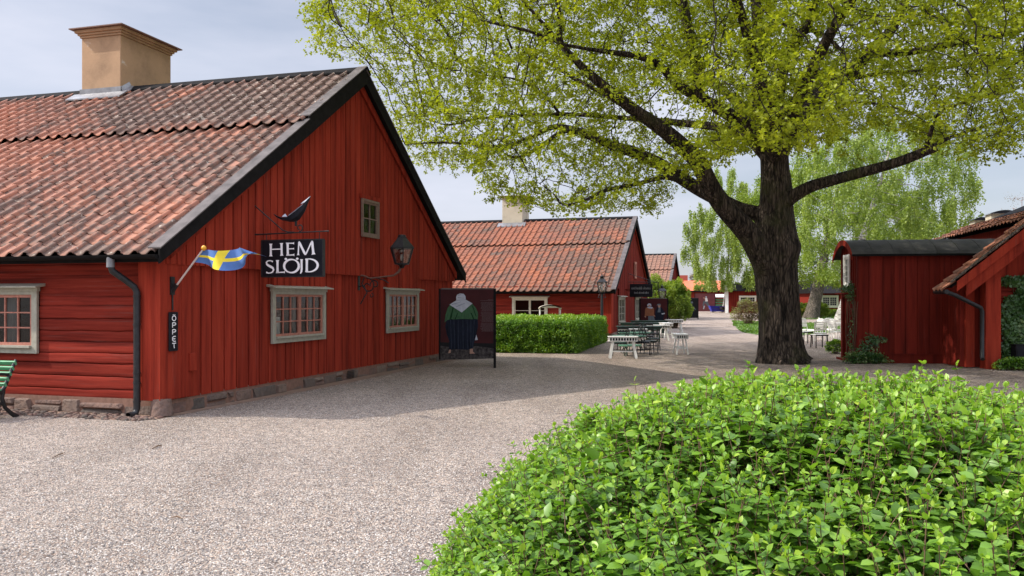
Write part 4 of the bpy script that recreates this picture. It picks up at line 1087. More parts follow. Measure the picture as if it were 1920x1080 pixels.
# board 2 : two people. crop 1620x1080 for px 1140..1320, py 560..680 (scale 9)
d2 = 41.5
def q2(x, y):
    px = 1140 + x / 9; py = 560 + y / 9
    return ((px - 1226) / F * d2, EYE + (HOR - py) / F * d2)
figs = [
 ('printed_apron', pl(q2, [(680, 290), (770, 290), (800, 380), (790, 430), (680, 430)]), M['pgrey']),
 ('printed_jacket', pl(q2, [(640, 150), (690, 138), (740, 140), (775, 160), (780, 290), (620, 290), (625, 190)]), M['porange']),
 ('printed_shawl', pl(q2, [(655, 150), (700, 130), (755, 145), (745, 170), (700, 165)]), M['pwhite']),
 ('printed_hand', pl(q2, [(612, 295), (645, 292), (635, 325)]), M['pskin']),
 ('printed_hand', pl(q2, [(765, 270), (800, 290), (795, 310), (775, 295)]), M['pskin']),
 ('printed_headscarf', pl(q2, [(665, 130), (662, 100), (690, 78), (725, 88), (732, 125)]), M['pwhite']),
 ('printed_face', pl(q2, [(680, 105), (715, 103), (718, 128), (698, 140), (680, 128)]), M['pskin']),
 ('printed_coat', pl(q2, [(800, 200), (830, 140), (900, 145), (960, 230), (950, 250), (920, 430), (790, 430)]), M['pskirt']),
 ('printed_face', pl(q2, [(840, 110), (885, 112), (880, 150), (850, 150)]), M['pskin']),
 ('printed_hat', pl(q2, [(820, 112), (845, 88), (880, 85), (895, 112)]), M['pgrey']),
 ('printed_collar', pl(q2, [(855, 150), (885, 150), (885, 230), (835, 230)]), M['pgrey']),
 ('printed_hand', pl(q2, [(900, 250), (960, 238), (955, 258), (912, 268)]), M['pwhite']),
]
poster('board with a woman in orange jacket and a man in dark coat', ((1226 - 960) / F * d2, d2), 52 / F * d2, .1, 1.70, 0, M['printred'], figs, post_side=(-1, 1))
d3 = 70.0
def q3(px, py): return ((px - 1298) / F * d3, EYE + (HOR - py) / F * d3)
figs = [('printed_arm', pl(q3, [(1299, 574), (1303, 578), (1305, 581), (1300, 579)]), M['pgrey']), ('printed_cap', pl(q3, [(1294, 566), (1298, 565), (1300, 568), (1295, 569)]), M['pgrey']), ('printed_coat', pl(q3, [(1291, 571), (1300, 571), (1301, 590), (1291, 592)]), M['pskirt'])]
poster('black board with a pale arm and cap beside the far side of the round bush', ((1298 - 960) / F * d3, d3), 22 / F * d3, .12, 1.78, 0, M['printblack'], figs, post_side=(1,))
d4 = 112.0
def q4(px, py): return ((px - 1322) / F * d4, EYE + (HOR - py) / F * d4)
figs = [
 ('printed_legs', pl(q4, [(1319, 564), (1326, 564), (1331, 574), (1327, 575), (1322, 568), (1319, 574), (1317, 573)]), M['pgrey']),
 ('printed_stockings', pl(q4, [(1319.5, 573), (1322, 573.5), (1320, 580), (1318, 579)]), M['pwhite']),
 ('printed_stockings', pl(q4, [(1328, 573), (1330.5, 573), (1331.5, 580), (1329.5, 580)]), M['pwhite']),
 ('printed_shirt', pl(q4, [(1322, 559), (1326, 559), (1327.5, 565), (1322.5, 565.5)]), M['white']),
 ('printed_arms', pl(q4, [(1318, 557), (1322, 558), (1322.5, 561), (1319, 560)]), M['pskin']),
 ('printed_head', pl(q4, [(1322.5, 555.5), (1325.5, 555.5), (1325.5, 559), (1322.8, 559)]), M['pwhite']),
]
poster('wide red board with a striding man in a white shirt and stockings', ((1322 - 960) / F * d4, d4), 38 / F * d4, .1, 2.45, 0, simple('poster_faded_red', (0.16, 0.04, 0.045), .6, .2, 2), figs, post_side=(-1, 1))

# ================================================================ middle cottage
P2 = Vector((4.25, 36.0, 0)); a2 = ax; g2 = gx
def L2(x, y, z=0.0): return P2 + a2 * x + g2 * y + Vector((0, 0, z))
def age2(a, b): return 0.06 + 0.28 * mn.noise((a * .3, b * .35, 5.0)) + max(0, .42 - a * .05) * (1 - b / 16) + .3 * max(0, mn.noise((a * .9, b * .9, 3)))
gA, gB, gC = (1.95, 3.9, .52, 1.80), (7.7, 9.6, .52, 1.80), (6.9, 7.6, 2.75, 3.6)
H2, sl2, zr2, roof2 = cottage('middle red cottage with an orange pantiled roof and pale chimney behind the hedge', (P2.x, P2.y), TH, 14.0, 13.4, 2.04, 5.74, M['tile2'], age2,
                              seed=21, side_open=[(2.82, 4.36, .60, 1.74)], gab_open=[ins(gA), ins(gB), ins(gC)], step=.62, tw=.30, expo=.36, gable_red='redfar')  # siding a darker red: the gable's shade is put into its colour
window(H2, SID, 2.78, 4.40, .55, 1.78, .02, ncas=2, cols=1, rows=2, trim=M['cream'], sash=M['cream'], detail=False)
window(H2, GAB, *gA, .045, ncas=2, cols=2, rows=3, trim=M['trim'], sash=M['trim'], detail=False)
window(H2, GAB, *gB, .045, ncas=2, cols=2, rows=3, trim=M['trim'], sash=M['trim'], detail=False)
window(H2, GAB, *gC, .11, ncas=1, cols=1, rows=2, trim=M['sash'], sash=M['sash'], hood=False, cas=.09, detail=False)
m = MB(); m.box(-.34, .065, -.115, -.08, .2, 2.1); m.box(.03, .066, -.079, .5, .2, 2.2); m.build('corner_casing', M['red'], H2)
chimney(roof2, -6.75, -5.65, 6.25, 7.6, 5.6, 7.12, M['plaster2'], M['plaster2'])
m = MB(); zc2 = lambda y: zr2(y) + .10
m.hexa([(-6.95, 5.95, zc2(5.95)), (-5.45, 5.95, zc2(5.95)), (-5.45, 6.24, zc2(6.24)), (-6.95, 6.24, zc2(6.24)), (-6.95, 5.95, zc2(5.95) + .04), (-5.45, 5.95, zc2(5.95) + .04), (-5.45, 6.24, zc2(6.24) + .10), (-6.95, 6.24, zc2(6.24) + .10)])
m.build('chimney_flashing', M['flash'], roof2)
# cafe sign at right angles to that gable
cs_ = thing('cafe_sign', 'black hanging board with two lines of faded white writing on the middle cottage', 'sign', tuple(L2(.03, 5.0)), -R(TH))
m = MB(); m.box(.12, 1.22, -.05, .05, 1.78, 2.42); m.build('sign_board', M['board'], cs_, .01)
m = MB(); m.tube([(0, 0, 2.52), (1.5, 0, 2.5)], .015, 6); m.tube([(0, 0, 2.95), (1.3, 0, 2.52)], .012, 6)
for x in (.3, 1.1): m.tube([(x, 0, 2.52), (x, 0, 2.42)], .008, 6)
m.tube([(1.5, 0, 2.5), (1.5, 0, 1.9)], .015, 6)
m.build('bracket', M['iron'], cs_)
m = MB(); CF = lambda s, z, d: (s, -.052 - d, z); rr = random.Random(9)
for (zc_, s0_, s1_, hh) in ((2.20, .22, 1.12, .09), (1.98, .34, 1.04, .07)):
    s = s0_
    while s < s1_:
        k = rr.choice('iolnahk'); wd = hh * .62
        if k in 'il': stroke(m, CF, [(s + .01, zc_ - hh * .5), (s + .01, zc_ + hh * (.9 if k == 'l' else .4))], .014); wd = hh * .35
        elif k == 'o': stroke(m, CF, arc(s + wd * .4, zc_, wd * .4, hh * .45, 0, 360, 10), .013)
        elif k in 'na': stroke(m, CF, [(s, zc_ - hh * .5), (s, zc_ + hh * .3), (s + wd * .5, zc_ + hh * .45), (s + wd * .75, zc_ + hh * .2), (s + wd * .75, zc_ - hh * .5)], .013)
        else:
            stroke(m, CF, [(s, zc_ - hh * .5), (s, zc_ + hh)], .014); stroke(m, CF, [(s, zc_), (s + wd * .6, zc_ + hh * .4)], .011); stroke(m, CF, [(s, zc_), (s + wd * .6, zc_ - hh * .5)], .011)
        s += wd + .02
m.build('lettering', simple('faded_lettering', (.30, .31, .31), .6, .3, 9), cs_)

# ================================================================ far cottage
P3 = (12.2, 66.0)
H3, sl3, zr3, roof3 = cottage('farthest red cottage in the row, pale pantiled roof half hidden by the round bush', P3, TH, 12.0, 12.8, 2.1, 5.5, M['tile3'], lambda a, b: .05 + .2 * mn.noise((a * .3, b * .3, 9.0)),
                              seed=31, step=.6, tw=.36, expo=.5, detail=False, gable_red='redfar')  # darker siding again, gable shade put into the colour

# ================================================================ shed with the barrel roof
SH = 8.5
ps = Vector(((1608 - 960) / F * 21.8, 21.8, 0))
sd = thing('shed', 'narrow red board shed with a curved black felt roof beside the big tree', 'shed', tuple(ps), -R(SH))
SL, SW, SE, ST = 4.3, 1.82, 2.88, 3.32
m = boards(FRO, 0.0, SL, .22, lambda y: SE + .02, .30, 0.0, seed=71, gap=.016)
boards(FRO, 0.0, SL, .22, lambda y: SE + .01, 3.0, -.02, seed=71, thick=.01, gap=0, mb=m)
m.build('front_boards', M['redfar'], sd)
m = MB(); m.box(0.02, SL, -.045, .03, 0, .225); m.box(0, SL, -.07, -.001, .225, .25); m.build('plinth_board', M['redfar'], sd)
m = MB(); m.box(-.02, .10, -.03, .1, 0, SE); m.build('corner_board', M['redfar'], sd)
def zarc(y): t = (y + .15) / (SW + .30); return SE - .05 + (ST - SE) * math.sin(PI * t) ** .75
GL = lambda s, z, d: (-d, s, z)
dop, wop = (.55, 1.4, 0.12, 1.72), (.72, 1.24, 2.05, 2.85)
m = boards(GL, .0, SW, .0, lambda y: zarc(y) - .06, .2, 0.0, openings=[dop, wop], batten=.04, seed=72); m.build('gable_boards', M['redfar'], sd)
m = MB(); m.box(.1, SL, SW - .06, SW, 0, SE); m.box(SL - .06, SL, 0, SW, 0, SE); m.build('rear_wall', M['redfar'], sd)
ww = window(sd, GL, .68, 1.28, 2.0, 2.88, .02, ncas=1, cols=2, rows=4, trim=M['white'], sash=M['white'], hood=False, cas=.07)
m = MB(); fb(m, GL, .57, 1.38, .12, 1.35, -.10, -.06); dr = m.build('door', M['redfar'], sd)
m = MB(); m.add([GL(.62, 1.38, -.07), GL(1.33, 1.38, -.07), GL(1.33, 1.68, -.07), GL(.62, 1.68, -.07)], [(0, 1, 2, 3)]); m.build('pane', M['glass'], dr)
m = MB(); fb(m, GL, .80, .86, .95, 1.28, -.055, -.03); m.build('door_notice', M['white'], dr)
m = MB(); fb(m, GL, .46, .55, .05, 1.80, .0, .05); fb(m, GL, 1.40, 1.49, .05, 1.80, .0, .05); fb(m, GL, .55, 1.40, 1.72, 1.80, .0, .05); fb(m, GL, .40, 1.55, 1.80, 1.84, .0, .22); fb(m, GL, .46, 1.49, 0.0, .05, -.05, .20)
m.build('door_frame', M['redfar'], sd)
m = MB(); n = 22; v = []
ys = [-.15 + (SW + .30) * k / n for k in range(n + 1)]
for x in (-.17, SL + .5):
    v += [(x, y, zarc(y)) for y in ys] + [(x, y, zarc(y) - .05) for y in ys]
N = n + 1
f = []
for k in range(n):
    f += [(k, k + 1, 2 * N + k + 1, 2 * N + k), (N + k + 1, N + k, 3 * N + k, 3 * N + k + 1), (k + 1, k, N + k, N + k + 1), (2 * N + k, 2 * N + k + 1, 3 * N + k + 1, 3 * N + k)]
f += [(N, 0, 2 * N, 3 * N), (n, N + n, 3 * N + n, 2 * N + n)]
m.add(v, f, smooth=False)
for k in range(1, 9):
    x = -.17 + k * .53
    for j in range(n): m.bar((x, ys[j], zarc(ys[j]) + .004), (x, ys[j + 1], zarc(ys[j + 1]) + .004), .03, .012, up=(0, 0, 1))
m.build('roof', M['felt'], sd)
m = MB(); v = []
for x in (-.195, -.172): v += [(x, y, zarc(y) + .005) for y in ys] + [(x, y, zarc(y) - .14) for y in ys]
f = []
for k in range(n):
    f += [(k, k + 1, N + k + 1, N + k), (2 * N + k + 1, 2 * N + k, 3 * N + k, 3 * N + k + 1), (N + k, N + k + 1, 3 * N + k + 1, 3 * N + k), (k + 1, k, 2 * N + k, 2 * N + k + 1)]
m.add(v, f); m.build('arched_fascia', M['red'], sd)
m = MB(); m.box(-.17, SL + .4, -.185, -.15, SE - .1, SE - .045); m.build('eaves_batten', M['black'], sd)

# ================================================================ house at the right edge
rp = Vector(((1800 - 960) / F * 20.25, 20.25, 0))
rh = thing('right_house', 'red log house with a steep tiled rake at the right edge', 'house', tuple(rp), -R(SH))
rs = .83
ze = lambda x: 1.90 + (x + .46) * rs       # underside line of the roof over the front wall
logm = logwall('log_wall', rh, -6.5, -.62, .05, 2.05, ds=.1, seed=12, plain_above=9)
m = boards(FRO, .55, 6.5, 2.0, lambda x: max(2.02, ze(x) - .2), .5, -.01, batten=0, seed=81); m.build('gable_boards', M['red'], rh)
m = MB(); m.box(.0, .6, .0, .08, 0.02, 2.3); m.box(.0, .06, .08, 1.2, .02, 2.0); m.build('wall_return', M['redfar'], rh)
m = MB(); m.box(.10, .30, -.09, -.0, .02, 1.9); m.build('inner_corner_board', M['red'], rh)
m = MB(); m.box(.42, .76, -.42, -.06, .0, 2.5); m.build('corner_casing', M['red'], rh, .006)
rk = MB()
y0r, y1r = -.75, .02
for (o0, o1, yy) in ((.02, .26, y0r), (.26, .56, y0r + .05)):
    xs = (-.33, 6.5)
    rk.hexa([(xs[0] + (.22 if o0 > .1 else 0), yy, ze(xs[0] + (.22 if o0 > .1 else 0)) - o1 + .1), (xs[1], yy, ze(xs[1]) - o1 + .1), (xs[1], yy + .035, ze(xs[1]) - o1 + .1), (xs[0] + (.22 if o0 > .1 else 0), yy + .035, ze(xs[0] + (.22 if o0 > .1 else 0)) - o1 + .1),
             (xs[0] + (.22 if o0 > .1 else 0), yy, ze(xs[0] + (.22 if o0 > .1 else 0)) - o0 + .1), (xs[1], yy, ze(xs[1]) - o0 + .1), (xs[1], yy + .035, ze(xs[1]) - o0 + .1), (xs[0] + (.22 if o0 > .1 else 0), yy + .035, ze(xs[0] + (.22 if o0 > .1 else 0)) - o0 + .1)])
rk.build('barge_board', M['red'], rh)
m = MB(); m.hexa([(-.42, y0r + .09, ze(-.42)), (6.5, y0r + .09, ze(6.5)), (6.5, y1r, ze(6.5)), (-.42, y1r, ze(-.42)), (-.42, y0r + .09, ze(-.42) + .05), (6.5, y0r + .09, ze(6.5) + .05), (6.5, y1r, ze(6.5) + .05), (-.42, y1r, ze(-.42) + .05)])
rroof = m.build('roof', M['black'], rh)
# its tiles: rows climb to the right
r = np.random.default_rng(8); tl = MB(); cs = math.cos(math.atan(rs)); sn = math.sin(math.atan(rs))
for i in range(26):
    for j in range(3):
        b0 = i * .30; yb = y0r + .02 + j * .235
        jx = float(r.normal(0, .006)); jn = float(r.normal(0, .005)); v = []
        for q, (bb, nn) in enumerate(((-.03, .04), (-.03, .02), (.31, .0))):
            for k in range(7):
                c_ = k / 6 * 1.08; pr = .026 * math.cos(2 * PI * c_) + nn + .075 + jn
                b = b0 + bb + jx - (.04 * math.sin(PI * min(c_, 1)) if q < 2 else 0)
                v.append((-.52 + b * cs - pr * sn, yb + c_ * .235, ze(-.52) + b * sn + pr * cs))
        f = [(14 + k, k, k + 1, 14 + k + 1) for k in range(6)] + [(7 + k, 7 + k + 1, k + 1, k) for k in range(6)]
        tl.add(v, f, smooth=True)
tl.build('roof_tiles', M['tile1'], rroof)
m = MB(); m.hexa([(-.46, y0r - .02, ze(-.46) + .15), (6.5, y0r - .02, ze(6.5) + .15), (6.5, y0r + .07, ze(6.5) + .15), (-.46, y0r + .07, ze(-.46) + .15), (-.46, y0r - .02, ze(-.46) + .19), (6.5, y0r - .02, ze(6.5) + .19), (6.5, y0r + .07, ze(6.5) + .19), (-.46, y0r + .07, ze(-.46) + .19)])
m.build('verge_strip', M['greybark'], rroof)
m = MB(); m.tube([(-.56, y0r, 1.84), (-.56, y1r, 1.84)], .055, 10); m.build('gutter', M['iron'], rh)
m = MB(); m.tube([(-.52, y0r + .06, 1.82), (-.36, y0r + .06, 1.76), (.06, -.62, 1.55), (.27, -.52, 1.46), (.31, -.5, 1.38), (.31, -.5, .30), (.30, -.56, .24)], .05, 10); m.build('downpipe', M['iron'], rh)
# electricity box on the ivy wall
q = at(1913, 661, 19.6)
m = MB(); m.box(q.x - .09, q.x + .35, q.y, q.y + .22, q.z - .17, q.z + .17); m.box(q.x - .11, q.x + .37, q.y - .02, q.y + .23, q.z + .17, q.z + .19); m.box(q.x - .06, q.x + .32, q.y - .008, q.y, q.z - .14, q.z + .14)
m.bar((q.x + .15, q.y + .12, 0), (q.x + .15, q.y + .12, q.z - .17), .05)
tag(m.build('letter_box', M['board'], None, .006), 'black box half out of frame in front of the ivy', 'box')

# ================================================================ tiled house behind the shed
th_ = R(11.5); ev = Vector((math.sin(th_), math.cos(th_), 0)); pv = Vector((math.cos(th_), -math.sin(th_), 0))
bo = Vector((13.95, 22.6, 0))
bh = thing('red_outbuilding', 'low red building behind the shed, only its tiled roof and two chimneys showing', 'building', tuple(bo), -th_)
bl, bw, bez, bs_ = 8.2, 3.2, 3.80, .42
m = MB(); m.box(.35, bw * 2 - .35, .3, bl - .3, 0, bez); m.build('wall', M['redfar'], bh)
m = MB()
m.add([(0, 0, bez), (bw, 0, bez + bw * bs_), (bw, bl, bez + bw * bs_), (0, bl, bez), (2 * bw, 0, bez), (2 * bw, bl, bez)], [(0, 1, 2, 3), (1, 4, 5, 2)])
m.add([(0.0, 0, bez - .08), (bw, 0, bez + bw * bs_ - .08), (bw, bl, bez + bw * bs_ - .08), (0.0, bl, bez - .08)], [(3, 2, 1, 0)])
br = m.build('roof', M['black'], bh)
tl = MB(); cs = math.cos(math.atan(bs_)); sn = math.sin(math.atan(bs_))
for i in range(4):
    for j in range(int(bl / .26)):
        b0 = i * .34; yb = j * .26; v = []; jn = float(r.normal(0, .006))
        for q_, (bb, nn) in enumerate(((-.03, .04), (-.03, .02), (.35, .0))):
            for k in range(7):
                c_ = k / 6 * 1.08; pr = .028 * math.cos(2 * PI * c_) + nn + .04 + jn
                b = b0 + bb - (.04 * math.sin(PI * min(c_, 1)) if q_ < 2 else 0)
                v.append((-.06 + b * cs - pr * sn, yb + c_ * .26, bez + b * sn + pr * cs))
        tl.add(v, [(14 + k, k, k + 1, 14 + k + 1) for k in range(6)] + [(7 + k, 7 + k + 1, k + 1, k) for k in range(6)], smooth=True)
# the slope ends at a low ridge
tl.build('roof_tiles', M['tile1'], br)
for v_ in (0,):
    me = br.data
    for p_ in me.vertices: pass
for (pa, pb, pt, dd) in ((1828, 1858, 411, 37.0), (1860, 1912, 398, 35.0)):
    a, b = at(pa, pt, dd), at(pb, pt, dd); w = b.x - a.x
    inv = Matrix.Rotation(th_, 4, 'Z') @ Matrix.Translation(-bo)
    c = inv @ Vector(((a.x + b.x) / 2, dd + .3, 0))
    m = MB(); m.box(c.x - w / 2 + .08, c.x + w / 2 - .08, c.y - .3, c.y + .4, bez, a.z - .04); m.build('chimney', M['plaster2'], br)
    m = MB(); n = 8; v = []
    for y in (c.y - .42, c.y + .5):
        v += [(c.x - w / 2 - .03 + (w + .06) * k / n, y, a.z - .05 + .14 * math.sin(PI * k / n)) for k in range(n + 1)]
    m.add(v, [(k, k + 1, n + 2 + k, n + 1 + k) for k in range(n)]); m.add([(p[0], p[1], p[2]) for p in v[:n + 1]], [tuple(range(n + 1))]); m.build('chimney_cap', M['board'], br)

# ================================================================ far buildings
def far_house(label, px0, px1, d, z_eave, roof_h, depth, wall, roofm, name='far_building', wins=(), trimpost=None, base=0.0, over=.4, rz=0.0):
    x0, x1 = (px0 - 960) / F * d, (px1 - 960) / F * d
    t = thing(name, label, 'building', (x0, d, 0), rz)
    w = x1 - x0
    ops = [(a - .01, b + .01, c - .01, e + .01) for a, b, c, e in wins]
    boards(FRO, 0, w, base, lambda y: z_eave, .22, 0, openings=ops, batten=.05, seed=int(d)).build('wall', wall, t)
    m = MB(); m.box(0, .1, .02, depth, 0, z_eave); m.box(w - .1, w, .02, depth, 0, z_eave); m.box(0, w, depth - .1, depth, 0, z_eave); m.build('rear_wall', wall, t)
    m = MB(); v = []
    for x in (-over, w + over): v += [(x, -over, z_eave - .05), (x, depth / 2, z_eave + roof_h), (x, depth + over, z_eave - .05)]
    m.add(v, [(0, 3, 4, 1), (1, 4, 5, 2), (0, 1, 2), (5, 4, 3), (0, 2, 5, 3)]); m.build('roof', roofm, t)
    for (a, b, c, e) in wins: window(t, FRO, a, b, c, e, .03, ncas=2, cols=3, rows=4, trim=M['cream'], sash=M['cream'], hood=False, cas=.16, detail=False)
    return t, w
orange_roof = simple('bright_orange_roof', (0.62, 0.15, 0.07), .8, .12, .8)
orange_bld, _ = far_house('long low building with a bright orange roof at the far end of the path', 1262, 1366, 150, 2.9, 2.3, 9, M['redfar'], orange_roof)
m = MB(); m.box(1.6, 3.6, 4.5, 6, 3.0, 6.2); m.build('brick_gable', M['brick'], orange_bld)
# gateway building with beam
gt = thing('gate_building', 'dark red gateway building with an open passage at the end of the path', 'building', ((1288 - 960) / F * 119, 119, 0), -R(12.5))
gw = (1364 - 1288) / F * 119
m = boards(FRO, 0, gw, 1.95, lambda y: 2.75, .3, 0, batten=.05, seed=5); m.build('beam_wall', M['redfar'], gt)
m = MB(); m.box(-.1, gw + .1, -.15, 3.0, 2.75, 2.95); m.build('roof', M['black'], gt)
m = boards(FRO, 1.9, 4.2, 0, lambda y: 1.95, .3, -2.0, batten=.05, seed=6); m.build('back_wall', M['redfar'], gt)
m = MB(); m.box(0, .2, -.02, .2, 0, 1.95); m.build('gate_post', M['white'], gt)
# green hurdles, canopy stall, blue tarpaulin boat
st = thing('market_stall', 'green market stall with a white canopy in the far gateway', 'stall', ((1351 - 960) / F * 113, 113, 0))
m = MB(); m.add([(-.95, -.4, 2.05), (.95, -.4, 2.05), (.8, .4, 2.4), (-.8, .4, 2.4), (-.95, -.4, 1.93), (.95, -.4, 1.93)], [(0, 1, 2, 3), (4, 5, 1, 0)]); m.build('canopy', M['white'], st)
m = MB()
for k in range(4): m.box(-.85, .85, -.05, .0, .45 + k * .36, .68 + k * .36)
m.build('green_panel', M['green'], st)
m = MB()
for x in (-.82, .55): m.box(x, x + (.08 if x < 0 else .35), -.1, .1, 0, 1.93)
m.build('post', M['dgreen'], st)
st = thing('green_cabinet', 'small green cabinet with a white lower panel beside the striding man board', 'cabinet', ((1312 - 960) / F * 114, 114, 0))
m = MB(); m.box(-.4, .35, 0, .5, .1, 1.9); m.box(-.45, .4, -.05, .55, 1.9, 1.96); m.build('body', M['green'], st)
m = MB(); m.box(-.2, .3, -.03, -.002, .2, .65); m.build('lower_panel', M['white'], st)
m = MB(); m.box(-.2, .3, -.03, -.002, 1.35, 1.8); m.build('upper_panel', M['canvas'], st)
bt = thing('tub', 'bright blue tub standing in front of the far market stall', 'tub', ((1346 - 960) / F * 109, 109, 0))
m = MB(); v = [(-.85, -.4, .12), (.7, -.4, .12), (.7, .4, .12), (-.85, .4, .12), (-1.15, -.55, .85), (1.0, -.55, .80), (1.0, .55, .80), (-1.15, .55, .85), (-.95, -.4, .75), (.8, -.4, .75), (.8, .4, .75), (-.95, .4, .75)]
m.add(v, [(3, 2, 1, 0), (0, 1, 5, 4), (1, 2, 6, 5), (2, 3, 7, 6), (3, 0, 4, 7), (4, 5, 9, 8), (5, 6, 10, 9), (6, 7, 11, 10), (7, 4, 8, 11), (8, 9, 10, 11)]); m.build('body', M['blueplastic'], bt)
m = MB()
for x in (-.7, .55):
    for y in (-.3, .3): m.box(x, x + .1, y - .05, y + .05, 0, .12)
m.build('foot', M['iron'], bt)
wb = thing('wheelbarrow', 'dark wheelbarrow leaning by the foot of the far white column', 'wheelbarrow', ((1357 - 960) / F * 105.5, 105.5, 0), .3)
m = MB(); m.add([(-.3, -.25, .45), (.35, -.25, .3), (.35, .25, .3), (-.3, .25, .45), (-.45, -.35, .75), (.5, -.35, .7), (.5, .35, .7), (-.45, .35, .75)], [(3, 2, 1, 0), (0, 1, 5, 4), (1, 2, 6, 5), (2, 3, 7, 6), (3, 0, 4, 7)]); m.build('tray', M['iron'], wb)
m = MB(); m.tube([(.5, -.2, .25), (-1.2, -.3, .55)], .03, 6); m.tube([(.5, .2, .25), (-1.2, .3, .55)], .03, 6); m.bar((-.3, -.25, .4), (-.4, -.25, 0), .04); m.bar((-.3, .25, .4), (-.4, .25, 0), .04); m.build('handles', M['iron'], wb)
m = MB(); m.tube([(.62, -.05, .2), (.62, .05, .2)], .2, 14); m.build('wheel', M['board'], wb)
# red wing with column
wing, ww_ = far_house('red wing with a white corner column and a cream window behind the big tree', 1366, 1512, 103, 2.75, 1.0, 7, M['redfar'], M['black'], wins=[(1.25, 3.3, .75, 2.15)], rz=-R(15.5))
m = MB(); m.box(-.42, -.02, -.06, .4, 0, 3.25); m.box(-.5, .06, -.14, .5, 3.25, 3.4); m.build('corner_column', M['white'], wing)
m = MB(); m.box(8.6, 9.6, -.06, -.002, .1, 2.7); m.build('lit_boards', M['red'], wing)  # brighter red panel: sunlight on this stretch put into its colour
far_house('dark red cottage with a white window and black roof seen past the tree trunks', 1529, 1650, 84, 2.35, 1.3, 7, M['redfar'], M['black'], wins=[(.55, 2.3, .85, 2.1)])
# shrubs of roof bits: broken black gutter on it
# ================================================================ furniture
def trestle(p, rz, label, w=.78, dpt=.32, h=.60, n=10):
    t = thing('trestle_planter', label, 'planter', (p[0], p[1], 0), rz, 'white slotted trestle planters on the cafe terrace')
    top, ap = h, h - .12
    m = MB()
    for s in (-1, 1):
        y = s * dpt / 2
        m.box(-w / 2, w / 2, y - .012, y + .012, top - .022, top); m.box(-w / 2, w / 2, y - .012, y + .012, ap, ap + .022)
        for k in range(n + 1):
            x = -w / 2 + w * k / n; m.box(max(-w / 2, x - .012), min(w / 2, x + .012), y - .011, y + .011, ap + .022, top - .022)
    for s in (-1, 1):
        x = s * w / 2
        m.box(x - .012, x + .012, -dpt / 2 + .012, dpt / 2 - .012, top - .022, top + .001); m.box(x - .012, x + .012, -dpt / 2 + .012, dpt / 2 - .012, ap, ap + .022)
        for k in range(1, 5): y = -dpt / 2 + dpt * k / 5; m.box(x - .01, x + .01, y - .012, y + .012, ap + .022, top - .022)
    m.box(-w / 2 - .03, w / 2 + .03, -dpt / 2 - .03, dpt / 2 + .03, top + .001, top + .018)
    m.build('slotted_box', M['white'], t)
    m = MB(); m.box(-w / 2 + .03, w / 2 - .03, -dpt / 2 + .03, dpt / 2 - .03, ap + .004, top - .002); m.build('dark_lining', M['board'], t)
    for sx in (-1, 1):
        for sy in (-1, 1):
            MB().bar((sx * w * .36, sy * dpt * .3, ap), (sx * w * .47, sy * dpt * .52, 0), .062, .034, up=(0, 1, 0)).build('leg', M['white'], t)
    m = MB(); m.bar((-w * .41, 0, .19), (w * .41, 0, .19), .04, .03)
    for sx in (-1, 1): m.bar((sx * w * .41, -dpt * .4, .2), (sx * w * .41, dpt * .4, .2), .03, .05)
    m.build('stretcher', M['white'], t)
    return t
def gp(px, d): return ((px - 960) / F * d, d)
trestle(gp(1168, 23.5), -.04, 'white trestle planter nearest the camera, just right of the hedge corner')
trestle(gp(1276, 25.3), PI / 2 - .05, 'white trestle planter standing alone end-on in the middle of the gravel', w=.8, dpt=.33)
trestle(gp(1186, 29.6), -.04, 'white trestle planter behind the round green tables', w=.98)
trestle(gp(1234, 33.5), -.1, 'white trestle planter at the right end of the dark long tables', w=.86, h=.62)
trestle(gp(1249, 35.0), PI / 2 + .1, 'white trestle planter end-on behind the long tables', w=.8, dpt=.34, h=.66)
trestle(gp(1264, 40.0), .05, 'farthest white trestle planter close to the round bush', w=.8, h=.68)

def round_table(p, r_, h, label, rz=0):
    t = thing('round_table', label, 'table', (p[0], p[1], 0), rz, 'round green cafe tables')
    m = MB(); m.lathe([(0, h), (r_, h), (r_, h - .025), (r_ - .02, h - .03), (0, h - .03)], (0, 0, 0), 32, smooth=False)
    for k in range(-5, 6):
        y = k * r_ / 5.5; l = math.sqrt(max(0, r_ * r_ - y * y)) * .97; m.box(-l, l, y - .03, y + .03, h + .0005, h + .006)
    m.build('tabletop', M['palegreen'], t)
    for k in range(4):
        a = PI / 4 + k * PI / 2
        MB().tube([(r_ * .55 * math.cos(a), r_ * .55 * math.sin(a), h - .03), (r_ * .3 * math.cos(a), r_ * .3 * math.sin(a), h * .5), (r_ * .62 * math.cos(a), r_ * .62 * math.sin(a), 0)], .014, 6).build('leg', M['dgreen'], t)
    m = MB(); m.tube([(r_ * .3 * math.cos(a), r_ * .3 * math.sin(a), h * .5) for a in [2 * PI * k / 16 for k in range(17)]], .01, 6); m.build('leg_ring', M['dgreen'], t)
    return t
round_table(gp(1180, 25.6), .52, .55, 'round green cafe table nearest the hedge')
round_table(gp(1190, 27.6), .52, .57, 'round green cafe table partly behind the nearer one')
round_table(gp(1181, 24.3), .34, .33, 'low round green table behind the nearest white trestle planter')

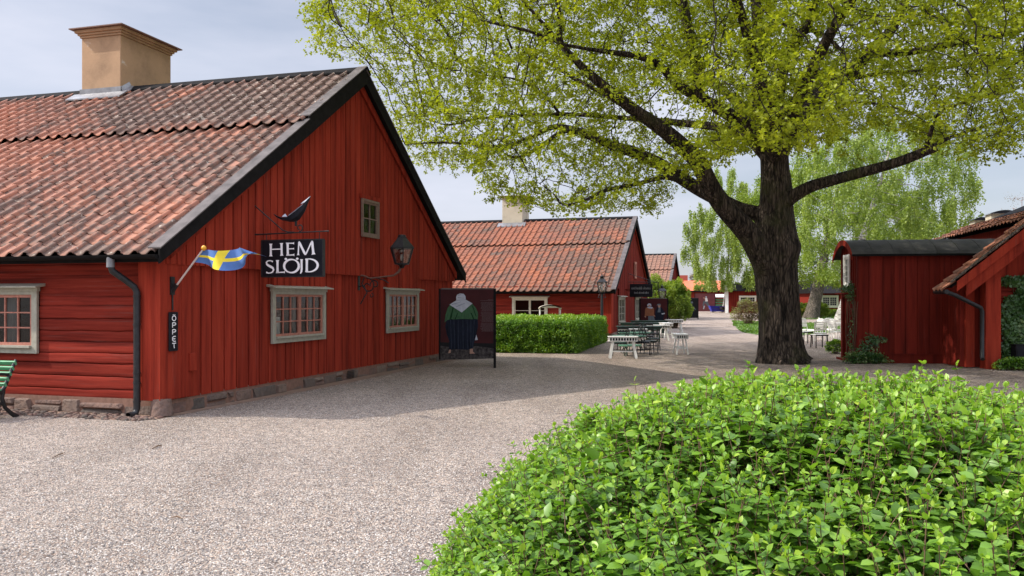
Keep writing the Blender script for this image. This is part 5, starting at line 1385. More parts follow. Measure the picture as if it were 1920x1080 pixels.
def chair(p, rz, label, mat, seatm, group, h=.82, w=.40, slats=3, wood=False):
    t = thing('cafe_chair', label, 'chair', (p[0], p[1], 0), rz, group)
    sh_ = h * .53; hw = w / 2
    m = MB()
    for k in range(6): y = -hw + w * (k + .5) / 6; m.box(-hw + .01, hw - .01, y - .026, y + .026, sh_ - .01, sh_ + .008)
    m.build('seat', seatm, t)
    m = MB(); m.box(-hw, hw, -hw, -hw + .02, sh_ - .04, sh_ - .012); m.box(-hw, hw, hw - .02, hw, sh_ - .04, sh_ - .012); m.box(-hw, -hw + .02, -hw + .02, hw - .02, sh_ - .04, sh_ - .012); m.box(hw - .02, hw, -hw + .02, hw - .02, sh_ - .04, sh_ - .012); m.build('seat_frame', mat, t)
    m = MB()
    for s in (-1, 1): m.tube([(s * (hw - .01), hw - .01, sh_ - .03), (s * (hw - .01), hw + .03, sh_ + .15), (s * (hw - .02), hw + .09, h)], .013, 6)
    for k in range(slats):
        z = sh_ + .13 + (h - sh_ - .16) * k / max(1, slats - 1); y = hw + .02 + .07 * (z - sh_ - .1) / (h - sh_ - .1)
        m.bar((-hw + .01, y, z), (hw - .01, y, z), .016, .045)
    m.tube([(-hw + .02, hw + .09, h), (-hw * .5, hw + .095, h + .025), (0, hw + .1, h + .032), (hw * .5, hw + .095, h + .025), (hw - .02, hw + .09, h)], .013, 6)
    m.build('backrest', mat, t)
    for sx in (-1, 1):
        for sy in (-1, 1): MB().tube([(sx * (hw - .012), sy * (hw - .012), sh_ - .02), (sx * (hw + .01), sy * (hw + .02), 0)], .013, 6).build('leg', mat, t)
    m = MB()
    for sx in (-1, 1): m.tube([(sx * hw, -hw, sh_ * .4), (sx * hw, hw, sh_ * .4)], .008, 6)
    m.build('stretcher', mat, t)
    return t
gdc = 'dark cafe chairs among the terrace tables'
for (px, d, rz, lab, dm, sm) in (
    (1206, 24.9, 1.3, 'black cafe chair at the right of the nearest white trestle planter', 'board', 'board'),
    (1217, 25.6, 1.7, 'dark chair with a green slatted seat right of the green tables', 'iron', 'dgreen'),
    (1224, 27.2, 1.5, 'thin black folding chair farthest right by the green tables', 'iron', 'dgreen'),
    (1172, 26.9, .1, 'black chair whose curved back shows above the green tabletop', 'iron', 'dgreen'),
    (1160, 24.6, -1.5, 'black chair in the shade between the hedge and the white planter', 'iron', 'dgreen'),
    (1216, 29.0, 1.2, 'black wire backed chair behind the right edge of the green tables', 'iron', 'iron'),
    (1222, 31.2, .3, 'black chair beside the legs of the long dark table', 'iron', 'iron'),
    (1200, 31.5, .2, 'black chair pulled up to the middle of the long dark table', 'iron', 'iron')):
    chair(gp(px, d), rz, lab, M[dm], M[sm], gdc, h=.74)
def long_table(p, l, w, h, rz, label):
    t = thing('long_table', label, 'table', (p[0], p[1], 0), rz, 'long dark terrace tables by the cottage gable')
    m = MB()
    for k in range(5): y = -w / 2 + w * (k + .5) / 5; m.box(-l / 2, l / 2, y - w / 11, y + w / 11, h - .03, h)
    m.build('tabletop', M['dgreen'], t)
    m = MB(); m.box(-l / 2 + .05, l / 2 - .05, -w / 2 + .04, -w / 2 + .06, h - .11, h - .032); m.box(-l / 2 + .05, l / 2 - .05, w / 2 - .06, w / 2 - .04, h - .11, h - .032); m.build('apron', M['dgreen'], t)
    for sx in (-1, 1):
        for sy in (-1, 1): MB().bar((sx * (l / 2 - .12), sy * (w / 2 - .08), h - .03), (sx * (l / 2 - .12), sy * (w / 2 - .02), 0), .05).build('leg', M['dgreen'], t)
def bench_dk(p, l, rz, label):
    t = thing('terrace_bench', label, 'bench', (p[0], p[1], 0), rz, 'dark backless benches on the terrace')
    m = MB(); m.box(-l / 2, l / 2, -.16, -.01, .38, .42); m.box(-l / 2, l / 2, .01, .16, .38, .42); m.build('seat', M['dgreen'], t)
    for s in (-1, 1): MB().bar((s * (l / 2 - .15), 0, .38), (s * (l / 2 - .12), 0, 0), .06, .24, up=(0, 1, 0)).build('leg', M['iron'], t)
long_table(gp(1198, 32.6), 1.75, .6, .62, 0, 'nearest long dark green table in front of the cottage windows')
long_table(gp(1204, 36.0), 1.9, .6, .66, 0, 'second long dark green table in the shade of the gable')
long_table(gp(1217, 38.8), 1.7, .6, .68, 0, 'third long dark table just in front of the two-person board')
bench_dk(gp(1190, 31.7), 1.4, 0, 'dark bench on the near side of the nearest long table')
bench_dk(gp(1196, 34.6), 1.5, 0, 'dark bench between the first two long tables')
# white garden furniture right of the trunk
gwc = 'white garden chairs right of the big trunk'
for (px, d, rz, lab) in ((1512, 33.5, .3, 'white slatted garden chair closest to the big trunk'), (1528, 33.0, -1.2, 'white garden chair beside the small black-edged table'), (1538, 30.0, 2.8, 'white garden chair seen from behind in front of the small table'),
                         (1550, 34.5, 1.4, 'white garden chair between the two white tables'), (1571, 31.5, 1.9, 'white garden chair hard against the shed gable'), (1562, 33.8, .2, 'white garden chair with its back to the lawn')):
    chair(gp(px, d), rz, lab, M['white'], M['white'], gwc, h=.86, w=.42, slats=5)
def garden_table(p, w, dd, h, topm, legm, label, rz=0):
    t = thing('garden_table', label, 'table', (p[0], p[1], 0), rz, 'small garden tables right of the big trunk')
    m = MB()
    for k in range(6): y = -dd / 2 + dd * (k + .5) / 6; m.box(-w / 2, w / 2, y - dd / 14, y + dd / 14, h - .02, h)
    m.build('tabletop', topm, t)
    m = MB(); m.box(-w / 2, w / 2, -dd / 2 - .02, -dd / 2, h - .045, h + .002); m.box(-w / 2, w / 2, dd / 2, dd / 2 + .02, h - .045, h + .002); m.build('edge', legm, t)
    for sx in (-1, 1):
        for sy in (-1, 1): MB().bar((sx * (w / 2 - .03), sy * (dd / 2 - .02), h - .03), (sx * (w / 2 - .02), sy * (dd / 2), 0), .028).build('leg', legm, t)
garden_table(gp(1511, 31.2), .36, .5, .46, M['white'], M['iron'], 'small white table with black edge and legs beside the trunk')
garden_table(gp(1536, 28.6), .44, .5, .46, M['white'], M['iron'], 'small white table with black legs left of the low plant')
garden_table(gp(1551, 36.0), .66, .6, .78, M['white'], M['white'], 'tall white slatted table in front of the lawn')
garden_table(gp(1570, 34.0), .56, .6, .70, M['white'], M['white'], 'wide white slatted table beside the shed')

# green park bench at the left edge
bn = thing('park_bench', 'green slatted bench with a black cast iron end at the left edge', 'bench', tuple(L1(-1.93, -.95, 0)), -R(TH))
def bside(x):
    m = MB()
    m.tube([(x, .33, .80), (x, .27, .70), (x, .20, .55), (x, .13, .42), (x, .05, .36), (x, -.15, .36), (x, -.3, .38), (x, -.36, .42)], [.022, .026, .026, .028, .03, .026, .026, .02], 8)
    m.tube([(x, .12, .40), (x, .10, .28), (x, .15, .15), (x, .26, .05), (x, .34, 0.0)], [.03, .028, .026, .03, .04], 8)
    m.tube([(x, -.22, .36), (x, -.20, .25), (x, -.26, .12), (x, -.33, 0.0)], [.026, .026, .026, .036], 8)
    m.tube([(x, .22, .60), (x, .0, .63), (x, -.2, .62), (x, -.30, .56), (x, -.24, .48)], .02, 8)
    m.tube([(x, -.24, .48), (x, -.2, .4)], .02, 8); m.tube([(x, .1, .2), (x, 0, .26), (x, -.2, .18)], .016, 8)
    return m
bside(0).build('iron_end', M['iron'], bn); bside(-1.7).build('iron_end', M['iron'], bn)
for k in range(5):
    q = k / 4; z = .47 + .29 * q; y = .135 + .165 * q
    m = MB(); m.bar((-1.74, y, z), (.03, y, z), .03, .06, up=(0, -.5, .9)); m.build('back_slat', M['green'], bn, .004)
for k in range(6):
    m = MB(); y = .04 - .075 * k; m.box(-1.74, .03, y - .03, y + .03, .395, .42); m.build('seat_slat', M['green'], bn, .004)

# little canopy cart behind the hedge
cc = thing('garden_swing', 'small seat with a curved beige canopy showing above the hedge', 'canopy seat', ((1031 - 960) / F * 34.3, 34.3, 0))
m = MB(); n = 12; v = []
for y in (-.45, .45):
    v += [(-.46 + .92 * k / n, y, 1.32 + .13 * math.sin(PI * k / n) ** .7) for k in range(n + 1)]
N = n + 1
v += [(p[0], p[1], p[2] - .05) for p in v]
m.add(v, [(k, k + 1, N + k + 1, N + k) for k in range(n)] + [(2 * N + k + 1, 2 * N + k, 3 * N + k, 3 * N + k + 1) for k in range(n)] + [(k + 1, k, 2 * N + k, 2 * N + k + 1) for k in range(n)] + [(N + k, N + k + 1, 3 * N + k + 1, 3 * N + k) for k in range(n)])
for q_ in (0, N): m.add([v[q_ + k] for k in range(N)] , [tuple(range(N))])
m.build('canopy', M['canvas'], cc)
m = MB()
for x in (-.41, .41):
    for y in (-.4, .4): m.tube([(x, y, 0), (x, y, 1.32)], .02, 8)
m.build('canopy_frame', M['white'], cc)
m = MB(); m.box(-.4, .4, -.3, .3, .42, .5); m.box(-.4, .4, .3, .38, .5, .95); m.build('seat', M['canvas'], cc)

# ================================================================ vegetation
def unit(a): return a / (np.linalg.norm(a, axis=-1, keepdims=True) + 1e-9)

def leaves(name, Cn, U, Nn, size, mat, parent=None, tone=None, seed=1, wide=0.55, fold=0.18, oval=False, curl=0.0, label=None):
    """one small folded leaf per row: Cn base point, U direction, Nn rough normal"""
    r = np.random.default_rng(seed); n = len(Cn)
    U = unit(U); Sd = unit(np.cross(U, Nn)); Nn = unit(np.cross(Sd, U))
    size = np.broadcast_to(size, (n,))[:, None]
    w = wide * size * 0.5 * r.uniform(.85, 1.15, (n, 1))
    def pt(u, s, k): return Cn + U * size * u + Sd * w * s + Nn * size * k
    if not oval:
        V = np.stack([Cn, pt(.5, -1, fold), pt(1, 0, -curl), pt(.5, 1, fold)], 1)
        fc = np.array([(0, 1, 2), (0, 2, 3)]); K = 4
        Fs = [(fc[None] + (np.arange(n) * K)[:, None, None]).reshape(-1, 3)]; per = 2
    else:
        V = np.stack([Cn, pt(.28, -.86, fold * .8), pt(.66, -.82, fold * .7 - curl * .4), pt(1, 0, -curl), pt(.66, .82, fold * .7 - curl * .4), pt(.28, .86, fold * .8), pt(.42, 0, 0.02), ], 1)
        fc = np.array([(0, 1, 6), (1, 2, 6), (2, 3, 6), (3, 4, 6), (4, 5, 6), (5, 0, 6)]); K = 7
        Fs = [(fc[None] + (np.arange(n) * K)[:, None, None]).reshape(-1, 3)]; per = 6
    tone = r.random(n) if tone is None else tone
    o = mesh_np(name, V.reshape(-1, 3), Fs, mat, parent, oval, {'tone': ('FACE', np.repeat(tone, per))})
    return o

def sticks(name, A, B, ra, rb, mat, parent=None, n=5):
    """many thin tapered twigs as one mesh"""
    A, B = np.asarray(A, float), np.asarray(B, float); D = unit(B - A)
    ref = np.where(np.abs(D[:, 2:3]) > .9, np.array([[1., 0, 0]]), np.array([[0., 0, 1]]))
    u = unit(np.cross(D, ref)); w = np.cross(D, u); V = []
    ra = np.broadcast_to(ra, (len(A),))[:, None]; rb = np.broadcast_to(rb, (len(A),))[:, None]
    for P, rr in ((A, ra), (B + D * rb * .5, rb)):
        for k in range(n):
            a = 2 * PI * k / n; V.append(P + (u * math.cos(a) + w * math.sin(a)) * rr)
    V = np.stack(V, 1); k = np.arange(n)
    fc = np.stack([k, (k + 1) % n, n + (k + 1) % n, n + k], 1)
    Fc = (fc[None] + (np.arange(len(A)) * 2 * n)[:, None, None]).reshape(-1, 4)
    return mesh_np(name, V.reshape(-1, 3), [Fc], mat, parent, True)

def grow(nodes, par, rad, attr, step=.32, infl=3.2, kill=.62, iters=120, sway=.12, seed=1, tropism=(0, 0, .04)):
    """space colonisation from given limb nodes towards attraction points"""
    r = np.random.default_rng(seed)
    P = [np.array(p, float) for p in nodes]; par = list(par); rad = list(rad)
    A = np.array(attr); alive = np.ones(len(A), bool)
    nd = np.full(len(A), 1e9); ni = np.zeros(len(A), int)
    def upd(idx):
        Q = np.array([P[i] for i in idx])
        for s in range(0, len(Q), 200):
            q = Q[s:s + 200]; D = np.linalg.norm(A[:, None] - q[None], axis=2); j = D.argmin(1); m = D[np.arange(len(A)), j]
            b = m < nd; nd[b] = m[b]; ni[b] = np.array(idx)[s + j[b]]
    upd(list(range(len(P)))); seen = {}
    T = np.array(tropism)
    for it in range(iters):
        alive &= nd > kill
        act = alive & (nd < infl * (3 if it < 30 else 1))
        if not act.any(): break
        new = []
        idx = ni[act]; dirs = unit(A[act] - np.array([P[i] for i in idx]))
        for i in np.unique(idx):
            d = dirs[idx == i].sum(0); nn = np.linalg.norm(d)
            if nn < 1e-3: continue
            d = unit(d / nn + T + r.normal(0, sway, 3))
            c = seen.get(i, 0)
            if c > 3: continue
            seen[i] = c + 1
            P.append(P[i] + d * step); par.append(int(i)); rad.append(0.0); new.append(len(P) - 1)
        if not new: break
        upd(new)
    P = np.array(P); N = len(P); kids = np.zeros(N, int); rr = np.zeros(N); depth = np.zeros(N, int)
    for i in range(N - 1, 0, -1):
        if rr[i] == 0: rr[i] = .0065 ** 2.2
        j = par[i]
        if j >= 0: rr[j] += rr[i]; kids[j] += 1; depth[j] = max(depth[j], depth[i] + 1)
    rr = rr ** (1 / 2.2)
    return P, np.array(par), rr, kids, depth

def limb_nodes(limbs, step=.45):
    """limbs: lists of (point, radius); returns nodes along them, each limb joined to the nearest earlier node"""
    P, par, rad = [], [], []
    for L in limbs:
        prev = -1
        pts = [np.array(p) for p, _ in L]; rs = [q for _, q in L]
        if P:
            D = [np.linalg.norm(pts[0] - q) for q in P]; prev = int(np.argmin(D))
        for (a, b, ra, rb) in zip(pts[:-1], pts[1:], rs[:-1], rs[1:]):
            n = max(1, int(np.linalg.norm(b - a) / step))
            for k in range(n):
                t = (k + 1) / n; P.append(a + (b - a) * t); par.append(prev); rad.append(ra + (rb - ra) * t); prev = len(P) - 1
    return P, par, rad

def smooth_path(pts, rs, k=5):
    out, ro = [], []
    n = len(pts)
    for i in range(n - 1):
        p0, p1, p2, p3 = pts[max(i - 1, 0)], pts[i], pts[i + 1], pts[min(i + 2, n - 1)]
        for j in range(k):
            t = j / k
            out.append(0.5 * ((2 * p1) + (p2 - p0) * t + (2 * p0 - 5 * p1 + 4 * p2 - p3) * t * t + (3 * p1 - p0 - 3 * p2 + p3) * t ** 3)); ro.append(rs[i] + (rs[i + 1] - rs[i]) * t)
    out.append(pts[-1]); ro.append(rs[-1]); return out, ro

# ---------------------------------------------------------------- the big tree
def limb(*q):   # (px, py, depth, radius in photo pixels)
    return [(np.array(at(a, b, c)), e / F * c * (.92 if e < 36 else 1)) for a, b, c, e in q]
T0 = 21.8
LM = [
 limb((1468, 684, T0, 52), (1466, 670, T0, 45), (1464, 630, T0, 39.5), (1461, 580, T0, 38), (1457, 530, T0, 38.5), (1454, 490, T0, 40), (1453, 462, T0, 42), (1453, 430, T0, 38), (1455, 395, T0, 34), (1455, 355, T0, 31), (1453, 320, T0, 28), (1451, 290, T0, 27)),
 limb((1451, 292, 21.8, 24), (1436, 262, 21.8, 17), (1425, 222, 21.9, 14), (1421, 170, 22, 12), (1424, 100, 22.2, 12), (1420, 40, 22.4, 11), (1414, -20, 22.5, 10), (1400, -120, 22.6, 7), (1395, -230, 22.6, 4)),
 limb((1455, 295, 21.8, 22), (1478, 255, 21.7, 19), (1505, 222, 21.9, 18), (1536, 185, 22.3, 17), (1573, 148, 22.6, 15), (1605, 122, 23, 14), (1632, 96, 23.2, 13), (1666, 63, 23.6, 11), (1692, 15, 24, 9), (1720, -60, 24.4, 7), (1760, -160, 24.8, 4)),
 limb((1632, 100, 23.2, 9), (1700, 98, 22.8, 8), (1765, 86, 22.4, 7.5), (1850, 71, 22, 7), (1920, 55, 21.6, 6), (2010, 38, 21.2, 4), (2090, 30, 21, 2.5)),
 limb((1449, 285, 21.8, 16), (1455, 215, 21.2, 14), (1464, 150, 20.9, 12), (1477, 104, 20.7, 11), (1499, 67, 20.5, 11), (1518, 40, 20.3, 10), (1532, -10, 20.1, 8), (1560, -110, 19.8, 5)),
 limb((1446, 515, 21.7, 27), (1404, 440, 21.4, 23), (1358, 388, 21.2, 20.5), (1333, 352, 21.0, 19.5), (1311, 307, 20.8, 18), (1284, 278, 20.5, 17), (1240, 241, 20.1, 15), (1190, 207, 19.7, 13), (1145, 172, 19.3, 11), (1108, 141, 19, 10), (1078, 111, 18.7, 8), (1052, 81, 18.4, 7), (1049, 37, 18.2, 6), (1042, -30, 18, 4.5), (1020, -110, 18, 3)),
 limb((1440, 415, 21.9, 17), (1417, 400, 21.9, 15), (1388, 392, 22, 14), (1340, 370, 22.2, 15), (1296, 346, 22.4, 14), (1240, 309, 22.6, 13), (1190, 286, 22.8, 12), (1152, 274, 22.9, 10), (1115, 259, 23, 9), (1078, 244, 23.1, 8), (1038, 238, 23.2, 6), (1004, 253, 23.3, 5.5), (978, 264, 23.4, 5), (941, 276, 23.5, 5), (880, 270, 23.6, 4), (819, 267, 23.7, 3.2), (760, 272, 23.8, 2.2)),
 limb((1078, 246, 23.1, 6), (1052, 248, 22.8, 5.5), (1019, 270, 22.5, 5), (986, 290, 22.2, 4.2), (960, 294, 22, 3.6), (934, 278, 21.8, 2.6)),
 limb((1430, 285, 21.9, 14), (1400, 256, 22.6, 12), (1343, 238, 23.4, 9), (1290, 232, 24, 8), (1240, 227, 24.4, 7), (1180, 222, 24.8, 6), (1100, 216, 25, 5), (1050, 214, 25.1, 4.5), (980, 216, 25.2, 4), (930, 219, 25.3, 4), (893, 223, 25.3, 3.5), (838, 234, 25.3, 2.8), (797, 218, 25.3, 2)),
 limb((1296, 350, 22.4, 7), (1266, 336, 21.8, 6), (1240, 333, 21.3, 6), (1190, 346, 20.8, 5.5), (1138, 356, 20.4, 5), (1097, 375, 20.1, 4.2), (1056, 384, 19.9, 3.6), (1038, 363, 19.8, 3.2), (1012, 344, 19.6, 2.8), (990, 322, 19.5, 2)),
 limb((1432, 275, 21.8, 17), (1400, 236, 21.3, 15), (1350, 205, 20.8, 13), (1300, 176, 20.3, 12), (1270, 158, 20, 11), (1240, 126, 19.6, 9), (1200, 106, 19.2, 8), (1130, 96, 18.7, 6), (1060, 84, 18.2, 4.5), (1000, 66, 17.8, 3)),
 limb((1308, 180, 20.4, 13), (1308, 140, 20.4, 13), (1296, 74, 20.3, 12), (1283, 20, 20.2, 11), (1276, -40, 20.1, 9), (1270, -130, 20, 6)),
 limb((1190, 210, 19.7, 6), (1148, 186, 20.3, 5.5), (1115, 167, 20.6, 5.2), (1078, 148, 20.9, 5), (1034, 122, 21.2, 4), (1004, 107, 21.4, 3.2), (960, 92, 21.5, 2)),
 limb((1050, 214, 25.1, 4), (1022, 180, 24.3, 4), (997, 163, 24, 3.8), (967, 148, 23.7, 3.6), (912, 141, 23.4, 3), (867, 122, 23.2, 2)),
 limb((1052, 81, 18.4, 5), (990, 58, 18, 4.5), (910, 40, 17.6, 4), (830, 24, 17.2, 3.4), (738, 33, 16.9, 2.8), (690, 44, 16.8, 2.2), (640, 50, 16.7, 1.4)),
 limb((1462, 385, 21.6, 17), (1492, 365, 21.4, 14), (1520, 350, 21.2, 12.5), (1560, 338, 21, 12), (1620, 322, 20.7, 11.5), (1680, 305, 20.4, 11), (1720, 290, 20.2, 10.5), (1757, 275, 20, 9.5)),
 limb((1738, 283, 20.1, 7), (1772, 262, 20.2, 5), (1800, 252, 20.4, 4.2), (1850, 236, 20.7, 3.6), (1920, 216, 21, 3), (2010, 190, 21.4, 2)),
 limb((1735, 282, 20.1, 6), (1750, 235, 19.7, 5), (1770, 205, 19.5, 4.5), (1830, 186, 19.2, 4), (1870, 170, 19, 3.5), (1930, 140, 18.8, 2.5)),
 limb((1500, 228, 21.9, 6), (1560, 205, 21.2, 4.5), (1605, 192, 20.9, 4), (1650, 196, 20.6, 3.5), (1700, 208, 20.4, 3), (1730, 216, 20.3, 2)),
 limb((1573, 150, 22.6, 7), (1640, 140, 23.4, 5), (1700, 135, 23.8, 4.5), (1770, 128, 24.2, 4), (1850, 112, 24.6, 3), (1940, 90, 25, 2)),
 limb((1518, 55, 20.4, 6), (1545, 66, 20, 5.5), (1575, 92, 19.8, 5), (1582, 100, 19.8, 3)),
 # boughs that lean away from and towards the viewer
 limb((1452, 300, 21.9, 18), (1470, 230, 23.5, 14), (1500, 190, 25.5, 11), (1540, 150, 27.5, 8), (1580, 100, 29.5, 4)),
 limb((1450, 300, 22, 16), (1420, 240, 23.6, 12), (1380, 190, 25.6, 10), (1330, 150, 27.6, 7), (1280, 110, 29.4, 4)),
 limb((1450, 296, 21.7, 18), (1440, 200, 20, 14), (1400, 60, 18, 11), (1340, -120, 16, 8), (1260, -300, 14.2, 4)),
 limb((1455, 296, 21.7, 18), (1500, 180, 20, 14), (1570, 40, 18.2, 11), (1680, -120, 16.4, 8), (1800, -280, 14.8, 4)),
 limb((1052, 81, 18.4, 5), (960, -20, 17.2, 4.5), (880, -100, 16.2, 3.5), (800, -150, 15.4, 2)),
]
oak = thing('oak_tree', 'huge spreading tree with fresh yellow-green leaves and a thick dark forked trunk', 'tree', tuple(at(1466, 682, T0) * 1.0))
oak.location.z = 0
ob = np.array(oak.location)
# thick wood: tubes fused by a remesh
m = MB()
for i, L in enumerate(LM):
    pts = [Vector(p) for p, _ in L]; rs = [q for _, q in L]
    pts, rs = smooth_path(pts, rs, 4)
    V = []; N = 26 if i in (0, 5, 6) else 12
    prev = None
    for j, p in enumerate(pts):
        d = (pts[min(j + 1, len(pts) - 1)] - pts[max(j - 1, 0)]).normalized()
        u = (Vector((1, 0, 0)) if prev is None else prev); u = (u - d * u.dot(d)).normalized(); prev = u; w = d.cross(u)
        for k in range(N):
            a = 2 * PI * k / N; r_k = rs[j]
            if i == 0:
                hz = max(0, p.z)
                r_k *= 1 + .035 * math.sin(a * 5 + 1.3 + hz * .3) + .03 * math.sin(a * 9 + hz * .5) + .10 * math.exp(-hz * 3.2) * (1.1 + math.sin(a * 6 + .4)) + .07 * math.exp(-((hz - 3.0) / .3) ** 2) * (0.6 + math.cos(a - .3))
            r_k *= 1 + .06 * mn.noise((p.x * 2.2 + math.cos(a) * 1.2, p.y * 2.2 + math.sin(a) * 1.2, p.z * 1.4))
            V.append(p + (u * math.cos(a) + w * math.sin(a)) * r_k - Vector(ob))
    nn = len(pts)
    m.add(V, [(q * N + k, q * N + (k + 1) % N, (q + 1) * N + (k + 1) % N, (q + 1) * N + k) for q in range(nn - 1) for k in range(N)], .5, True)
    m.add(V[:N], [tuple(reversed(range(N)))], .5); m.add(V[-N:], [tuple(range(N))], .5)
trunk = m.build('trunk', M['bark'], oak)
rmod = trunk.modifiers.new('fuse', 'REMESH'); rmod.mode = 'VOXEL'; rmod.voxel_size = .05; rmod.use_smooth_shade = True
smod = trunk.modifiers.new('soften', 'SMOOTH'); smod.factor = .5; smod.iterations = 3

P_, par_, rad_ = limb_nodes(LM[1:], .4)
# attraction points: a broad dome cut to the outline the crown has
def edge_y(px):
    xs = [540, 575, 620, 690, 720, 760, 800, 880, 905, 960, 1000, 1060, 1150, 1240, 1275, 1300, 1350, 1400, 1450, 1530, 1600, 1650, 1700, 1760, 1820, 1885, 1925, 2100]
    ys = [0, 78, 100, 120, 200, 290, 312, 325, 372, 385, 395, 405, 398, 402, 360, 330, 300, 285, 280, 285, 255, 235, 262, 285, 292, 300, 270, 240]
    return np.interp(px, xs, ys)
r = np.random.default_rng(11)
n = 120000
q = r.normal(0, 1, (n, 3)); q = unit(q) * (r.random((n, 1)) ** .30)
cc_ = np.array([6.3, 22.2, 7.4]); rd = np.array([14.2, 10.5, 9.5])
A = cc_ + q * rd
A = A[A[:, 2] > 3.2]
px = 960 + F * A[:, 0] / A[:, 1]; py = HOR - F * (A[:, 2] - EYE) / A[:, 1]
keep = (py < edge_y(px)) & (px > 575)
keep &= ~((px < 690) & (py > 110)) & ~((px < 745) & (py > 60) & (py > 30 + (px - 575) * .5) & (r.random(len(A)) < .5))
# thin veils low on the left, open sky between the lower boughs
thin = (py > 300) & (px < 1290); keep &= ~(thin & (r.random(len(A)) < .35))
keep &= ~((((px - 1250) / 95) ** 2 + ((py - 225) / 75) ** 2 < 1) & (r.random(len(A)) < .85))
keep &= ~((((px - 1560) / 60) ** 2 + ((py - 75) / 40) ** 2 < 1) & (r.random(len(A)) < .6))
keep &= ~((((px - 1650) / 140) ** 2 + ((py - 205) / 60) ** 2 < 1) & (r.random(len(A)) < .62))
keep &= ~((((px - 1060) / 70) ** 2 + ((py - 120) / 40) ** 2 < 1) & (r.random(len(A)) < .6))
keep &= ~((A[:, 2] > 10.5) & (r.random(len(A)) < .45))
keep &= ~((px < 800) & (py > 105) & (A[:, 1] < 20.5))
keep &= ~((px < 1260) & (py > 40) & (A[:, 1] < 19.5) & (r.random(len(A)) < .88))
keep &= ~((px > 1540) & (py > 60) & (A[:, 1] < 18.5) & (r.random(len(A)) < .6))
void = np.array([mn.noise(Vector((x * .42, y * .42, z * .85))) + .45 * mn.noise(Vector((x * 1.1, y * 1.1, z * 2.0))) for x, y, z in A])
keep &= void > np.where(thin, .03, np.where(py < 190, -.20, -.11))
A = A[keep]
# blue-noise like thinning
order = r.permutation(len(A)); cell = {}; out = []
for i in order:
    k = tuple((A[i] / .42).astype(int))
    if k in cell: continue
    cell[k] = 1; out.append(i)
A = A[out]
print('oak attractors', len(A))
P, par, rr, kids, depth = grow(P_, par_, rad_, A, step=.28, infl=3.0, kill=.38, iters=110, sway=.20, seed=3)
n0 = len(P_); print('oak nodes', len(P))
idx = np.arange(n0, len(P))
rc_ = np.minimum(rr, .05)
sticks('branches', P[par[idx]] - ob, P[idx] - ob, np.maximum(.006, np.minimum(rc_[par[idx]], rc_[idx] * 1.35)) * .8, np.maximum(.005, rc_[idx] * .8), M['bark2'], oak, 5)
# leaf tufts sit on the outer twigs
tips = idx[(depth[idx] <= 4)]
print('oak tips', len(tips))
def oak_leaves(tips, per, seed):
    r = np.random.default_rng(seed)
    c = P[tips]; dirn = unit(P[tips] - P[par[tips]])
    n = len(c) * per
    c = np.repeat(c, per, 0); dn = np.repeat(dirn, per, 0)
    # each twig end carries a few tight rosettes of leaves
    ns = 5; k = r.integers(0, ns, n); sc_ = r.normal(0, 1, (len(tips), ns, 3)) * np.array([.17, .17, .10]); ti = np.repeat(np.arange(len(tips)), per)
    off = sc_[ti, k]; c = c + off + dn * r.uniform(-.08, .10, (n, 1)) + r.normal(0, .018, (n, 3))
    ax_ = unit(sc_ + dirn[:, None] * .12 + np.array([0, 0, .10]))[ti, k]
    U = unit(r.normal(0, 1, (n, 3)) * np.array([1, 1, .7]) + ax_ * .45)
    Nn = unit(ax_ * .4 + r.normal(0, .4, (n, 3)) + np.array([0, 0, .9]))
    tt = np.repeat(r.random(len(tips)), per); t2 = r.random((len(tips), ns))[ti, k]
    tone = np.clip(.22 + .30 * tt + .28 * t2 + r.normal(0, .12, n), 0, 1)
    return c, U, Nn, tone
c, U, Nn, tone = oak_leaves(tips, 40, 5)
r = np.random.default_rng(77)
leaves('crown', c - ob, U, Nn, r.uniform(.055, .095, len(c)), M['oakleaf'], oak, tone, 6, wide=.72, fold=.14)
print('oak leaves', len(c))

